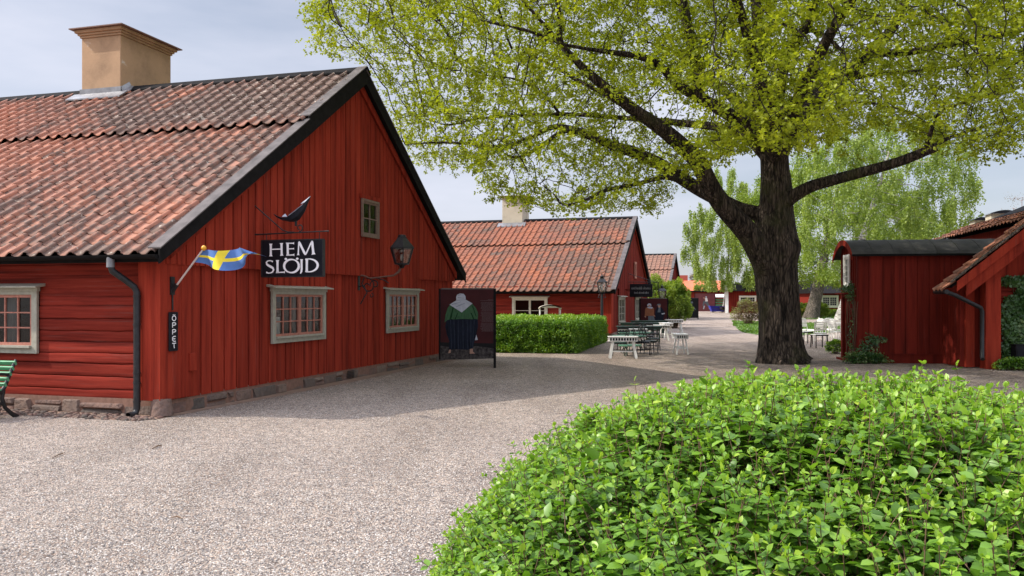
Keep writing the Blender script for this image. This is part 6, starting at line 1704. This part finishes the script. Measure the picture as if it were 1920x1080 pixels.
# ---------------------------------------------------------------- other trees
def loose_tree(name, label, cat, base, H, crown_c, crown_r, natt, trunk_r, leafn, leaf_size, lm, bm, seed, droop=0, group=None, step=.5, zmin=None, forks=5, edge=None, leaf_keep=None, twist=.15):
    r = np.random.default_rng(seed)
    t = thing(name, label, cat, (base[0], base[1], 0), 0, group)
    b = np.array([base[0], base[1], 0.0]); cc = np.array(crown_c, float); cr = np.array(crown_r, float)
    q = unit(r.normal(0, 1, (natt * 2, 3))) * (r.random((natt * 2, 1)) ** .4)
    lump = np.array([mn.noise(Vector(v * 2.1 + seed)) for v in q]); A = cc + q * cr * (1 + .3 * lump)[:, None]
    A = A[(lump > -.32)]
    if zmin is not None: A = A[A[:, 2] > zmin]
    if edge is not None:
        px = 960 + F * A[:, 0] / A[:, 1]; py = HOR - F * (A[:, 2] - EYE) / A[:, 1]; A = A[edge(px, py)]
    A = A[:natt]
    L = []; n = 9; top = cc + np.array([0, 0, cr[2] * .55]); tp = []
    for k in range(n + 1):
        f = k / n; p = b + (top - b) * f + np.array([math.sin(f * 5 + seed) * .15, math.cos(f * 4 + seed) * .15, 0]) * H * .06 * f
        tp.append((p, trunk_r * (1 - .82 * f) * (1.25 if k == 0 else 1)))
    L.append(tp)
    m = MB(); V = []; N = 14; pts, rs = smooth_path([Vector(p) for p, _ in tp], [q_ for _, q_ in tp], 4)
    for j, p in enumerate(pts):
        for k in range(N):
            a = 2 * PI * k / N; rk = rs[j] * (1 + .08 * math.sin(3 * a + p.z) + .18 * math.exp(-p.z * 1.3) * math.sin(5 * a + seed)); V.append((p.x + rk * math.cos(a) - b[0], p.y + rk * math.sin(a) - b[1], p.z))
    m.add(V, [(q_ * N + k, q_ * N + (k + 1) % N, (q_ + 1) * N + (k + 1) % N, (q_ + 1) * N + k) for q_ in range(len(pts) - 1) for k in range(N)], .5, True)
    m.build('trunk', bm, t)
    Pn, pr, ra = limb_nodes(L, step)
    Pg, prg, rg, kd, dp = grow(Pn, pr, ra, A, step=step, infl=step * 9, kill=step * 1.6, iters=60, sway=twist, seed=seed)
    n0 = len(Pn); idx = np.arange(n0, len(Pg)); idx = idx[prg[idx] >= 0]
    rc = np.minimum(rg * 1.2, trunk_r * .4)
    sticks('branches', Pg[prg[idx]] - b, Pg[idx] - b, np.maximum(.01, np.minimum(rc[prg[idx]], rc[idx] * 1.4)), np.maximum(.008, rc[idx]), bm, t, 4)
    tips = idx[dp[idx] <= 2]
    if droop:
        k = droop; S_ = []; Dd = []
        per = max(2, leafn // max(1, len(tips)) // k)
        st = np.repeat(tips, per); ln = r.uniform(.4, 1.0, len(st)) * leaf_size * k * .9
        a = Pg[st] + r.normal(0, .22 * step, (len(st), 3)); sw = r.normal(0, .12, (len(st), 3)); sw[:, 2] = -1
        sw = unit(sw); f = np.linspace(0, 1, k)
        c = (a[:, None] + sw[:, None] * (ln[:, None, None] * f[None, :, None])).reshape(-1, 3) + r.normal(0, .035, (len(st) * k, 3))
        tone = np.clip(np.repeat(r.random(len(st)), k) * .6 + r.random(len(c)) * .4, 0, 1)
        U = unit(r.normal(0, .6, (len(c), 3)) + np.array([0, 0, -.8]))
    else:
        per = max(1, leafn // max(1, len(tips)))
        c = np.repeat(Pg[tips], per, 0) + r.normal(0, .45 * step, (len(tips) * per, 3))
        tone = np.clip(np.repeat(r.random(len(tips)), per) * .6 + r.random(len(c)) * .4, 0, 1)
        U = r.normal(0, 1, (len(c), 3))
    if leaf_keep is not None:
        px = 960 + F * c[:, 0] / c[:, 1]; py = HOR - F * (c[:, 2] - EYE) / c[:, 1]; kk = leaf_keep(px, py); c, U, tone = c[kk], U[kk], tone[kk]
    c[:, 2] = np.maximum(c[:, 2], .05)
    Nn = unit(r.normal(0, .8, (len(c), 3)) + np.array([0, 0, .7]))
    leaves('crown', c - b, U, Nn, r.uniform(.7, 1.3, len(c)) * leaf_size, lm, t, tone, seed + 1, wide=.75)
    return t
# weeping birch behind the big tree, right
bd = 52.0
def bx(px, d): return (px - 960) / F * d
def bz(py, d): return EYE + (HOR - py) / F * d
loose_tree('birch_tree', 'tall weeping birch with hanging pale leaves just behind the shed gable', 'tree', (bx(1572, 51), 51), 14, (bx(1665, 51), 51, bz(375, 51)), (6.0, 4.6, 5.4), 1500, .36, 62000, .13, M['birchleaf'], M['birchbark'], 41, droop=12, zmin=3.4, group=None,
           leaf_keep=lambda px, py: ~((px > 1770) & (py > 400 + (1850 - px) * .6)))
loose_tree('linden_tree', 'broad pale trunked tree with light green leaves behind the lawn', 'tree', (bx(1521, 73), 73), 15, (bx(1572, 74), 74, bz(440, 74)), (8.8, 6.0, 7.6), 1500, .62, 62000, .17, M['bushleaf'], M['greybark'], 43, step=.7, zmin=2.9,
           leaf_keep=lambda px, py: (py < 543) & ~((px > 1790)))
loose_tree('birch_tree', 'weeping birch with curtains of leaves hanging over the red wing left of the big trunk', 'tree', (bx(1357, 112), 112), 18, (bx(1376, 104), 104, bz(445, 104)), (6.0, 4.4, 8.4), 1300, .22, 50000, .20, M['birchleaf'], M['birchbark'], 45, droop=14, step=.7, zmin=3.4,
           leaf_keep=lambda px, py: (py < 546) & ~((px < 1300) & (py > 500)))
loose_tree('bare_tree', 'far brown leafless tree on the skyline above the orange roof', 'tree', (bx(1317, 230), 230), 9, (bx(1317, 230), 230, 5.2), (4.3, 3, 4.2), 500, .3, 9000, .30, M['brownleaf'], M['greybark'], 47, step=.7)
loose_tree('small_tree', 'small rounded green tree in front of the orange roof', 'tree', (bx(1321, 128), 128), 4, (bx(1321, 128), 128, 3.05), (1.9, 1.4, 1.05), 300, .1, 9000, .13, M['bushleaf'], M['greybark'], 48, step=.3)
loose_tree('bare_tree', 'bare reddish twigs rising behind the outbuilding chimneys', 'tree', (bx(1915, 45), 45), 8, (bx(1916, 45), 45, bz(398, 45)), (1.2, 1.2, 1.1), 120, .07, 500, .05, M['brownleaf'], simple('reddish_twigs', (.26, .17, .15), .8, .2, 9), 49, step=.3)

def bush(name, label, c, rad, n, size, lm, seed, flat=None, tone=None, core=True, group=None, lump=.25, cut=None, cat='bush'):
    """leafy shrub: short stems fill a lumpy volume, leaves crowd its outer shell"""
    r = np.random.default_rng(seed); t = thing(name, label, cat, (c[0], c[1], 0), 0, group)
    rad = np.array(rad); cz = rad[2] if flat is None else flat
    q = unit(r.normal(0, 1, (n, 3))); q[:, 2] = np.where(q[:, 2] < -.55, -q[:, 2], q[:, 2])
    lm_ = np.array([mn.noise(Vector((v[0] * 2.4 + seed, v[1] * 2.4, v[2] * 2.4))) + .5 * mn.noise(Vector((v[0] * 6 + seed, v[1] * 6, v[2] * 6))) for v in q])
    rr = (1 + lump * lm_) * (1 - .38 * r.random(n) ** 1.6)
    p = q * rr[:, None] * rad; p[:, 2] += cz; p[:, 2] = np.abs(p[:, 2]) + .02
    U = unit(q * .8 + r.normal(0, .7, (n, 3))); Nn = unit(q * .5 + r.normal(0, .5, (n, 3)) + np.array([0, 0, .7]))
    tn = np.clip(.35 + .7 * lm_ + r.normal(0, .2, n) + (rr - .9) * .8, 0, 1)
    if cut is not None: k = cut(p); p, U, Nn, tn = p[k], U[k], Nn[k], tn[k]
    leaves('foliage', p, U, Nn, r.uniform(.7, 1.3, len(p)) * size, lm, t, tn, seed + 1, wide=.7)
    ns = 60; a = r.uniform(0, 6.28, ns); b_ = np.stack([np.cos(a) * rad[0] * .2, np.sin(a) * rad[1] * .2, np.zeros(ns)], 1)
    e = unit(r.normal(0, 1, (ns, 3)) + np.array([0, 0, .6])) * rad * r.uniform(.7, 1.02, (ns, 1)); e[:, 2] = np.abs(e[:, 2] + cz)
    sticks('stems', b_, e, .018 * rad[2], .005 * rad[2], M['twig'], t, 4)
    return t
bush('round_bush', 'round light green bush beside the far lantern at the end of the terrace', (bx(1263, 49), 49), (1.02, 1.2, 1.42), 24000, .075, M['bushleaf'], 51, lump=.3, flat=1.25)
bush('round_bush', 'taller shaded green bush behind the two-person board', (bx(1228, 55), 55), (1.05, 1.2, 1.55), 14000, .08, M['bushleaf'], 52, lump=.3, flat=1.5)
bush('brown_shrub', 'brownish budding shrub on the lawn left of the big trunk', (bx(1404, 56), 56), (1.05, 1.0, .85), 6500, .07, M['brownleaf'], 53, lump=.35, flat=.7)
bush('low_shrub', 'low green shrub at the foot of the pale trunk', (bx(1502, 74), 74), (.9, .8, .75), 4500, .10, M['bushleaf'], 54, flat=.6)
bush('low_shrub', 'low shrub between the pale trunk and the white window', (bx(1536, 76), 76), (.9, .8, .75), 4500, .10, M['bushleaf'], 58, flat=.6)
bush('border_plants', 'leafy green border plants under the far white window', (bx(1556, 79), 79), (1.6, .7, .35), 4500, .10, M['bushleaf'], 55, flat=.3)
bush('corner_plant', 'low dark green plant at the foot of the shed door', (bx(1567, 25.5), 25.5), (.28, .3, .22), 1500, .05, M['hedgeleaf'], 56, flat=.16)
bush('creeper', 'low dark creeper spreading at the foot of the shed corner', (bx(1622, 21.5), 21.5), (.55, .2, .16), 1500, .055, M['ivyleaf'], 57, flat=.08, lump=.5)
bush('low_plant', 'green ground plants under the ivy at the right edge', (bx(1905, 19.5), 19.5), (.5, .25, .16), 2200, .045, M['boxleaf'], 59, flat=.1)

def climber(name, label, fr_pts, n, size, lm, seed, thick=.16, cat='climber'):
    """leaves on a wall: fr_pts(u,v,d) gives the point, with u,v from a density blob list"""
    r = np.random.default_rng(seed); blobs, f, nrm = fr_pts
    C_ = []; 
    ww = np.array([b[4] for b in blobs], float); ww /= ww.sum()
    k = r.choice(len(blobs), n, p=ww); bb = np.array([b[:4] for b in blobs])[k]
    a = r.uniform(0, 6.28, n); q = np.sqrt(r.random(n))
    s = bb[:, 0] + bb[:, 2] * q * np.cos(a); z = np.maximum(.02, bb[:, 1] + bb[:, 3] * q * np.sin(a)); d = .02 + thick * r.random(n) ** 1.2
    # clumps overlap like roof shingles
    d = d + .06 * np.array([mn.noise(Vector((x * 3, y * 3, seed))) for x, y in zip(s, z)])
    p = np.array([f(x, y, e) for x, y, e in zip(s, z, d)])
    N0 = np.array(nrm, float)
    U = unit(np.array([0, 0, -.8]) + r.normal(0, .5, (n, 3)) + N0 * .25); Nn = unit(N0 + r.normal(0, .35, (n, 3)) + np.array([0, 0, .35]))
    t = thing(name, label, cat, tuple(p.mean(0) * np.array([1, 1, 0])), 0); b0 = np.array(t.location)
    leaves('foliage', p - b0, U, Nn, r.uniform(.7, 1.3, n) * size, lm, t, None, seed, wide=.9)
    A_ = []; B_ = []
    for _ in range(14):
        b = blobs[r.integers(len(blobs))]; x = b[0] + r.normal(0, b[2] * .4); z0 = 0.02; zt = b[1] + b[3] * .5; kk = 8; prev = f(x, z0, .03)
        for j in range(1, kk + 1):
            x += r.normal(0, .05); cur = f(x, z0 + (zt - z0) * j / kk, .03); A_.append(prev); B_.append(cur); prev = cur
    sticks('stems', np.array(A_) - b0, np.array(B_) - b0, .010, .008, M['twig'], t, 5)
    return t
rhm = Matrix.Translation(rp) @ Matrix.Rotation(-R(SH), 4, 'Z')
fR = lambda s, z, d: tuple(rhm @ Vector((s, -d, z)))
climber('ivy', 'dense dark green ivy covering the wall at the right edge', ([(1.55, .9, .62, .95, 3), (1.75, 1.7, .55, .55, 2.2), (1.45, .4, .6, .4, 1.6), (1.3, 2.12, .6, .12, .4), (2.3, 1.3, .8, 1.2, 3), (2.2, 2.35, .5, .25, .8), (1.2, 1.2, .35, .6, 1.2), (1.9, 2.1, .5, .4, 1.2)], fR, (-.15, -1, 0)), 14000, .08, M['ivyleaf'], 61)
sdm = Matrix.Translation(ps) @ Matrix.Rotation(-R(SH), 4, 'Z')
fS = lambda s, z, d: tuple(sdm @ Vector((-d, s, z)))
climber('climbing_vine', 'sparse climbing vine on the arched shed gable above the door', ([(.4, 1.9, .35, .25, 1.2), (.2, 1.2, .08, .8, .3), (1.0, 1.95, .5, .12, .5), (.35, .5, .15, .5, .4)], fS, (-1, 0, 0)), 420, .055, M['ivyleaf'], 62, thick=.12)
fW = lambda s, z, d: tuple(sdm @ Vector((s, -d, z)))
climber('climbing_vine', 'thin leafy vine climbing the lower left of the shed front', ([(.28, .42, .2, .4, 1), (.48, .62, .22, .1, .5), (.12, .25, .2, .25, .8)], fW, (0, -1, 0)), 520, .05, M['ivyleaf'], 63, thick=.10)

# ---------------------------------------------------------------- clipped hedge by the middle cottage
hd = thing('clipped_hedge', 'clipped rectangular green hedge in front of the middle cottage', 'hedge', (1.95, 25.3, 0), -R(13.5))
hl, hw_, hh_ = 7.6, 4.3, 1.0
r = np.random.default_rng(9)
def hedge_face(n, kind):
    u, v = r.random(n), r.random(n)
    if kind == 'top': p = np.stack([-hw_ * u, hl * v, np.full(n, hh_)], 1); N0 = (0, 0, 1)
    if kind == 'front': p = np.stack([-hw_ * u, np.zeros(n), hh_ * v], 1); N0 = (0, -1, 0)
    if kind == 'side': p = np.stack([np.zeros(n), hl * u, hh_ * v], 1); N0 = (1, 0, 0)
    if kind == 'back': p = np.stack([-hw_ * u, np.full(n, hl), hh_ * v], 1); N0 = (0, 1, 0)
    return p, np.tile(np.array(N0, float), (n, 1))
pp, nn = zip(*[hedge_face(n, k) for n, k in ((30000, 'top'), (17000, 'front'), (19000, 'side'), (3000, 'back'))])
p = np.concatenate(pp); N0 = np.concatenate(nn)
bumpy = np.array([mn.noise(Vector(x * 1.6)) * .08 + mn.noise(Vector(x * 4.2)) * .085 for x in p])
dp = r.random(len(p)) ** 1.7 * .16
# rounded shoulders
ex = np.minimum(np.minimum(-p[:, 0], hw_ + p[:, 0]), np.minimum(p[:, 1], hl - p[:, 1])); 
top = p[:, 2] > hh_ - .001
p[:, 2] -= np.where(top, .12 * np.exp(-ex / .10), 0)
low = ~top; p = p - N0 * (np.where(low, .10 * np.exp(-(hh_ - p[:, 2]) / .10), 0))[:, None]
p = p + N0 * (bumpy - dp)[:, None] + r.normal(0, .015, p.shape); p[:, 2] = np.maximum(p[:, 2], .03)
U = unit(N0 * .7 + r.normal(0, .7, p.shape) + np.array([0, 0, .3])); Nn = unit(N0 * .5 + r.normal(0, .5, p.shape) + np.array([0, 0, .5]))
tone = np.clip(.52 + bumpy * 3.0 - dp * 2.4 + r.normal(0, .18, len(p)) + .12 * top, 0, 1)  # leaves darker deep inside, lighter on top: shade put into the tone
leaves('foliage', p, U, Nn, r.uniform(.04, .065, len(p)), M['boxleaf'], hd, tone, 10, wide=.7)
m = MB(); m.box(-hw_ + .16, -.16, .16, hl - .16, .0, hh_ - .16); m.build('dark_core', M['hcore'], hd, .05)  # solid near-black core, so gaps between the leaves look dark

# ---------------------------------------------------------------- snowberry hedge close to the camera
HB = np.array([0.93, 2.5, 0.0])
bs = thing('snowberry_hedge', 'large rounded leafy bright green hedge filling the near right corner', 'hedge', tuple(HB))
RX, RY, HZ = 1.25, 1.66, 1.34
def surf(a, t):
    """a: azimuth, t: 0 at the crown centre .. 1 at the foot; returns point and normal"""
    e = 2.5
    ang = t * PI / 2
    rr = np.sin(ang) ** (2 / e); zz = np.cos(ang) ** (2 / e)
    px_ = 2.35
    k = (np.abs(np.cos(a)) ** px_ + np.abs(np.sin(a)) ** px_) ** (-1 / px_)
    x = RX * k * rr * np.cos(a); y = RY * k * rr * np.sin(a)
    lum = np.array([mn.noise(Vector((u * 1.5, v * 1.5, w * 1.5))) * .085 + mn.noise(Vector((u * 4.5, v * 4.5, w * 4.5))) * .05 for u, v, w in zip(x, y, zz)])
    p = np.stack([x, y, HZ * zz], 1)
    g = np.stack([np.sign(x) * np.abs(x / RX) ** (e - 1) / RX, np.sign(y) * np.abs(y / RY) ** (e - 1) / RY, np.abs(zz) ** (e - 1) / HZ], 1)
    g = unit(g); return p + g * lum[:, None], g, lum
def shoots(n, seed, inset, ln=(.07, .17), per=5, size=(.020, .034), young=.5):
    r = np.random.default_rng(seed)
    # area-weighted samples: uniform over plan for the top, plus the flanks
    m_ = int(n * .62); u = r.random(m_) ** .5; a1 = r.uniform(0, 2 * PI, m_); t1 = np.arcsin(np.clip(u, 0, 1) ** 1.5 * .97) / (PI / 2)
    a2_ = r.uniform(0, 2 * PI, n - m_); t2 = r.uniform(.55, 1.0, n - m_)
    a = np.concatenate([a1, a2_]); t = np.concatenate([t1, t2])
    p, g, lum = surf(a, t)
    d = unit(g * .7 + np.array([0, 0, .45]) + r.normal(0, .42, p.shape))
    L = r.uniform(*ln, n)[:, None]
    p0 = p - g * (inset + r.random((n, 1)) * inset) - d * L * .5; p1 = p0 + d * L
    side = unit(np.cross(d, r.normal(0, 1, p.shape))); side2 = np.cross(d, side)
    Cn, U, Nn, sz, tn = [], [], [], [], []
    base = r.random(n)
    for k in range(per):
        f = (k + .6) / per; q = p0 + d * L * f
        sd = side if k % 2 == 0 else side2
        for s in (-1, 1):
            Cn.append(q); uu = sd * s + d * (.15 + .45 * f) + r.normal(0, .22, p.shape); uu[:, 2] *= .55; uu = unit(uu); U.append(uu)
            Nn.append(unit(np.cross(np.cross(uu, d), uu) * .4 + np.array([0, 0, 1.1]) + r.normal(0, .34, p.shape)))
            sz.append(r.uniform(*size, n) * (1.08 - .5 * max(0, f - .6) / .4))
            tn.append(np.clip(.20 + .30 * base + r.normal(0, .13, n) + young * max(0, f - .55) ** 1.0 * 1.4 * (base > .35) + lum * 1.2, 0, 1))
    # small terminal tuft
    for s in range(3):
        Cn.append(p1); U.append(unit(d + r.normal(0, .5, p.shape))); Nn.append(unit(r.normal(0, 1, p.shape) + d)); sz.append(r.uniform(.009, .018, n)); tn.append(np.clip(.6 + .3 * r.random(n), 0, 1))
    return p0, p1, np.concatenate(Cn), np.concatenate(U), np.concatenate(Nn), np.concatenate(sz), np.concatenate(tn)
allv = [shoots(7600, 101, .0, young=.4), shoots(5600, 102, .05, young=.2), shoots(3000, 103, .11, young=0), shoots(150, 104, -.02, ln=(.12, .20), per=6, young=.6)]
P0 = np.concatenate([q[0] for q in allv]); P1_ = np.concatenate([q[1] for q in allv])
Cn, U, Nn, sz, tn = [np.concatenate([q[i] for q in allv]) for i in range(2, 7)]
leaves('foliage', Cn, U, Nn, sz * np.random.default_rng(4).choice([.85, 1.0, 1.12, 1.35], len(sz), p=[.25, .3, .3, .15]) * 1.1, M['hedgeleaf'], bs, tn, 12, wide=.66, fold=.10, oval=True, curl=.10)
print('hedge leaves', len(Cn))
sticks('stems', P0, P1_, .0016, .0009, M['twig'], bs, 4)
# woody inside
ri = np.random.default_rng(13); ns = 420
a = ri.uniform(0, 2 * PI, ns); t = np.arcsin(ri.random(ns) ** .5 * .98) / (PI / 2); pe, ge, _ = surf(a, t); pe = pe - ge * .10
pb = pe * np.array([.45, .45, 0]); pm = pb * .4 + pe * .6 + ri.normal(0, .06, pe.shape); pm[:, 2] = pe[:, 2] * .55
sticks('woody_stems', np.concatenate([pb, pm]), np.concatenate([pm, pe]), .006, .003, M['twig'], bs, 5)
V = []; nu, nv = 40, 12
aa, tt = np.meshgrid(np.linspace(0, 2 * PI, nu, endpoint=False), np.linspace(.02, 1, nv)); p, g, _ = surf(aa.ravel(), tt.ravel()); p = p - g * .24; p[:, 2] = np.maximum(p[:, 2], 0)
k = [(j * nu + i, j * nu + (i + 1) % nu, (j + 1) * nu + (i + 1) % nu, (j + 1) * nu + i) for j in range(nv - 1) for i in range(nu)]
mesh_np('dark_core', p, [np.array(k)], M['hcore'], bs, True)  # solid near-black core under the leaves, closes the gaps
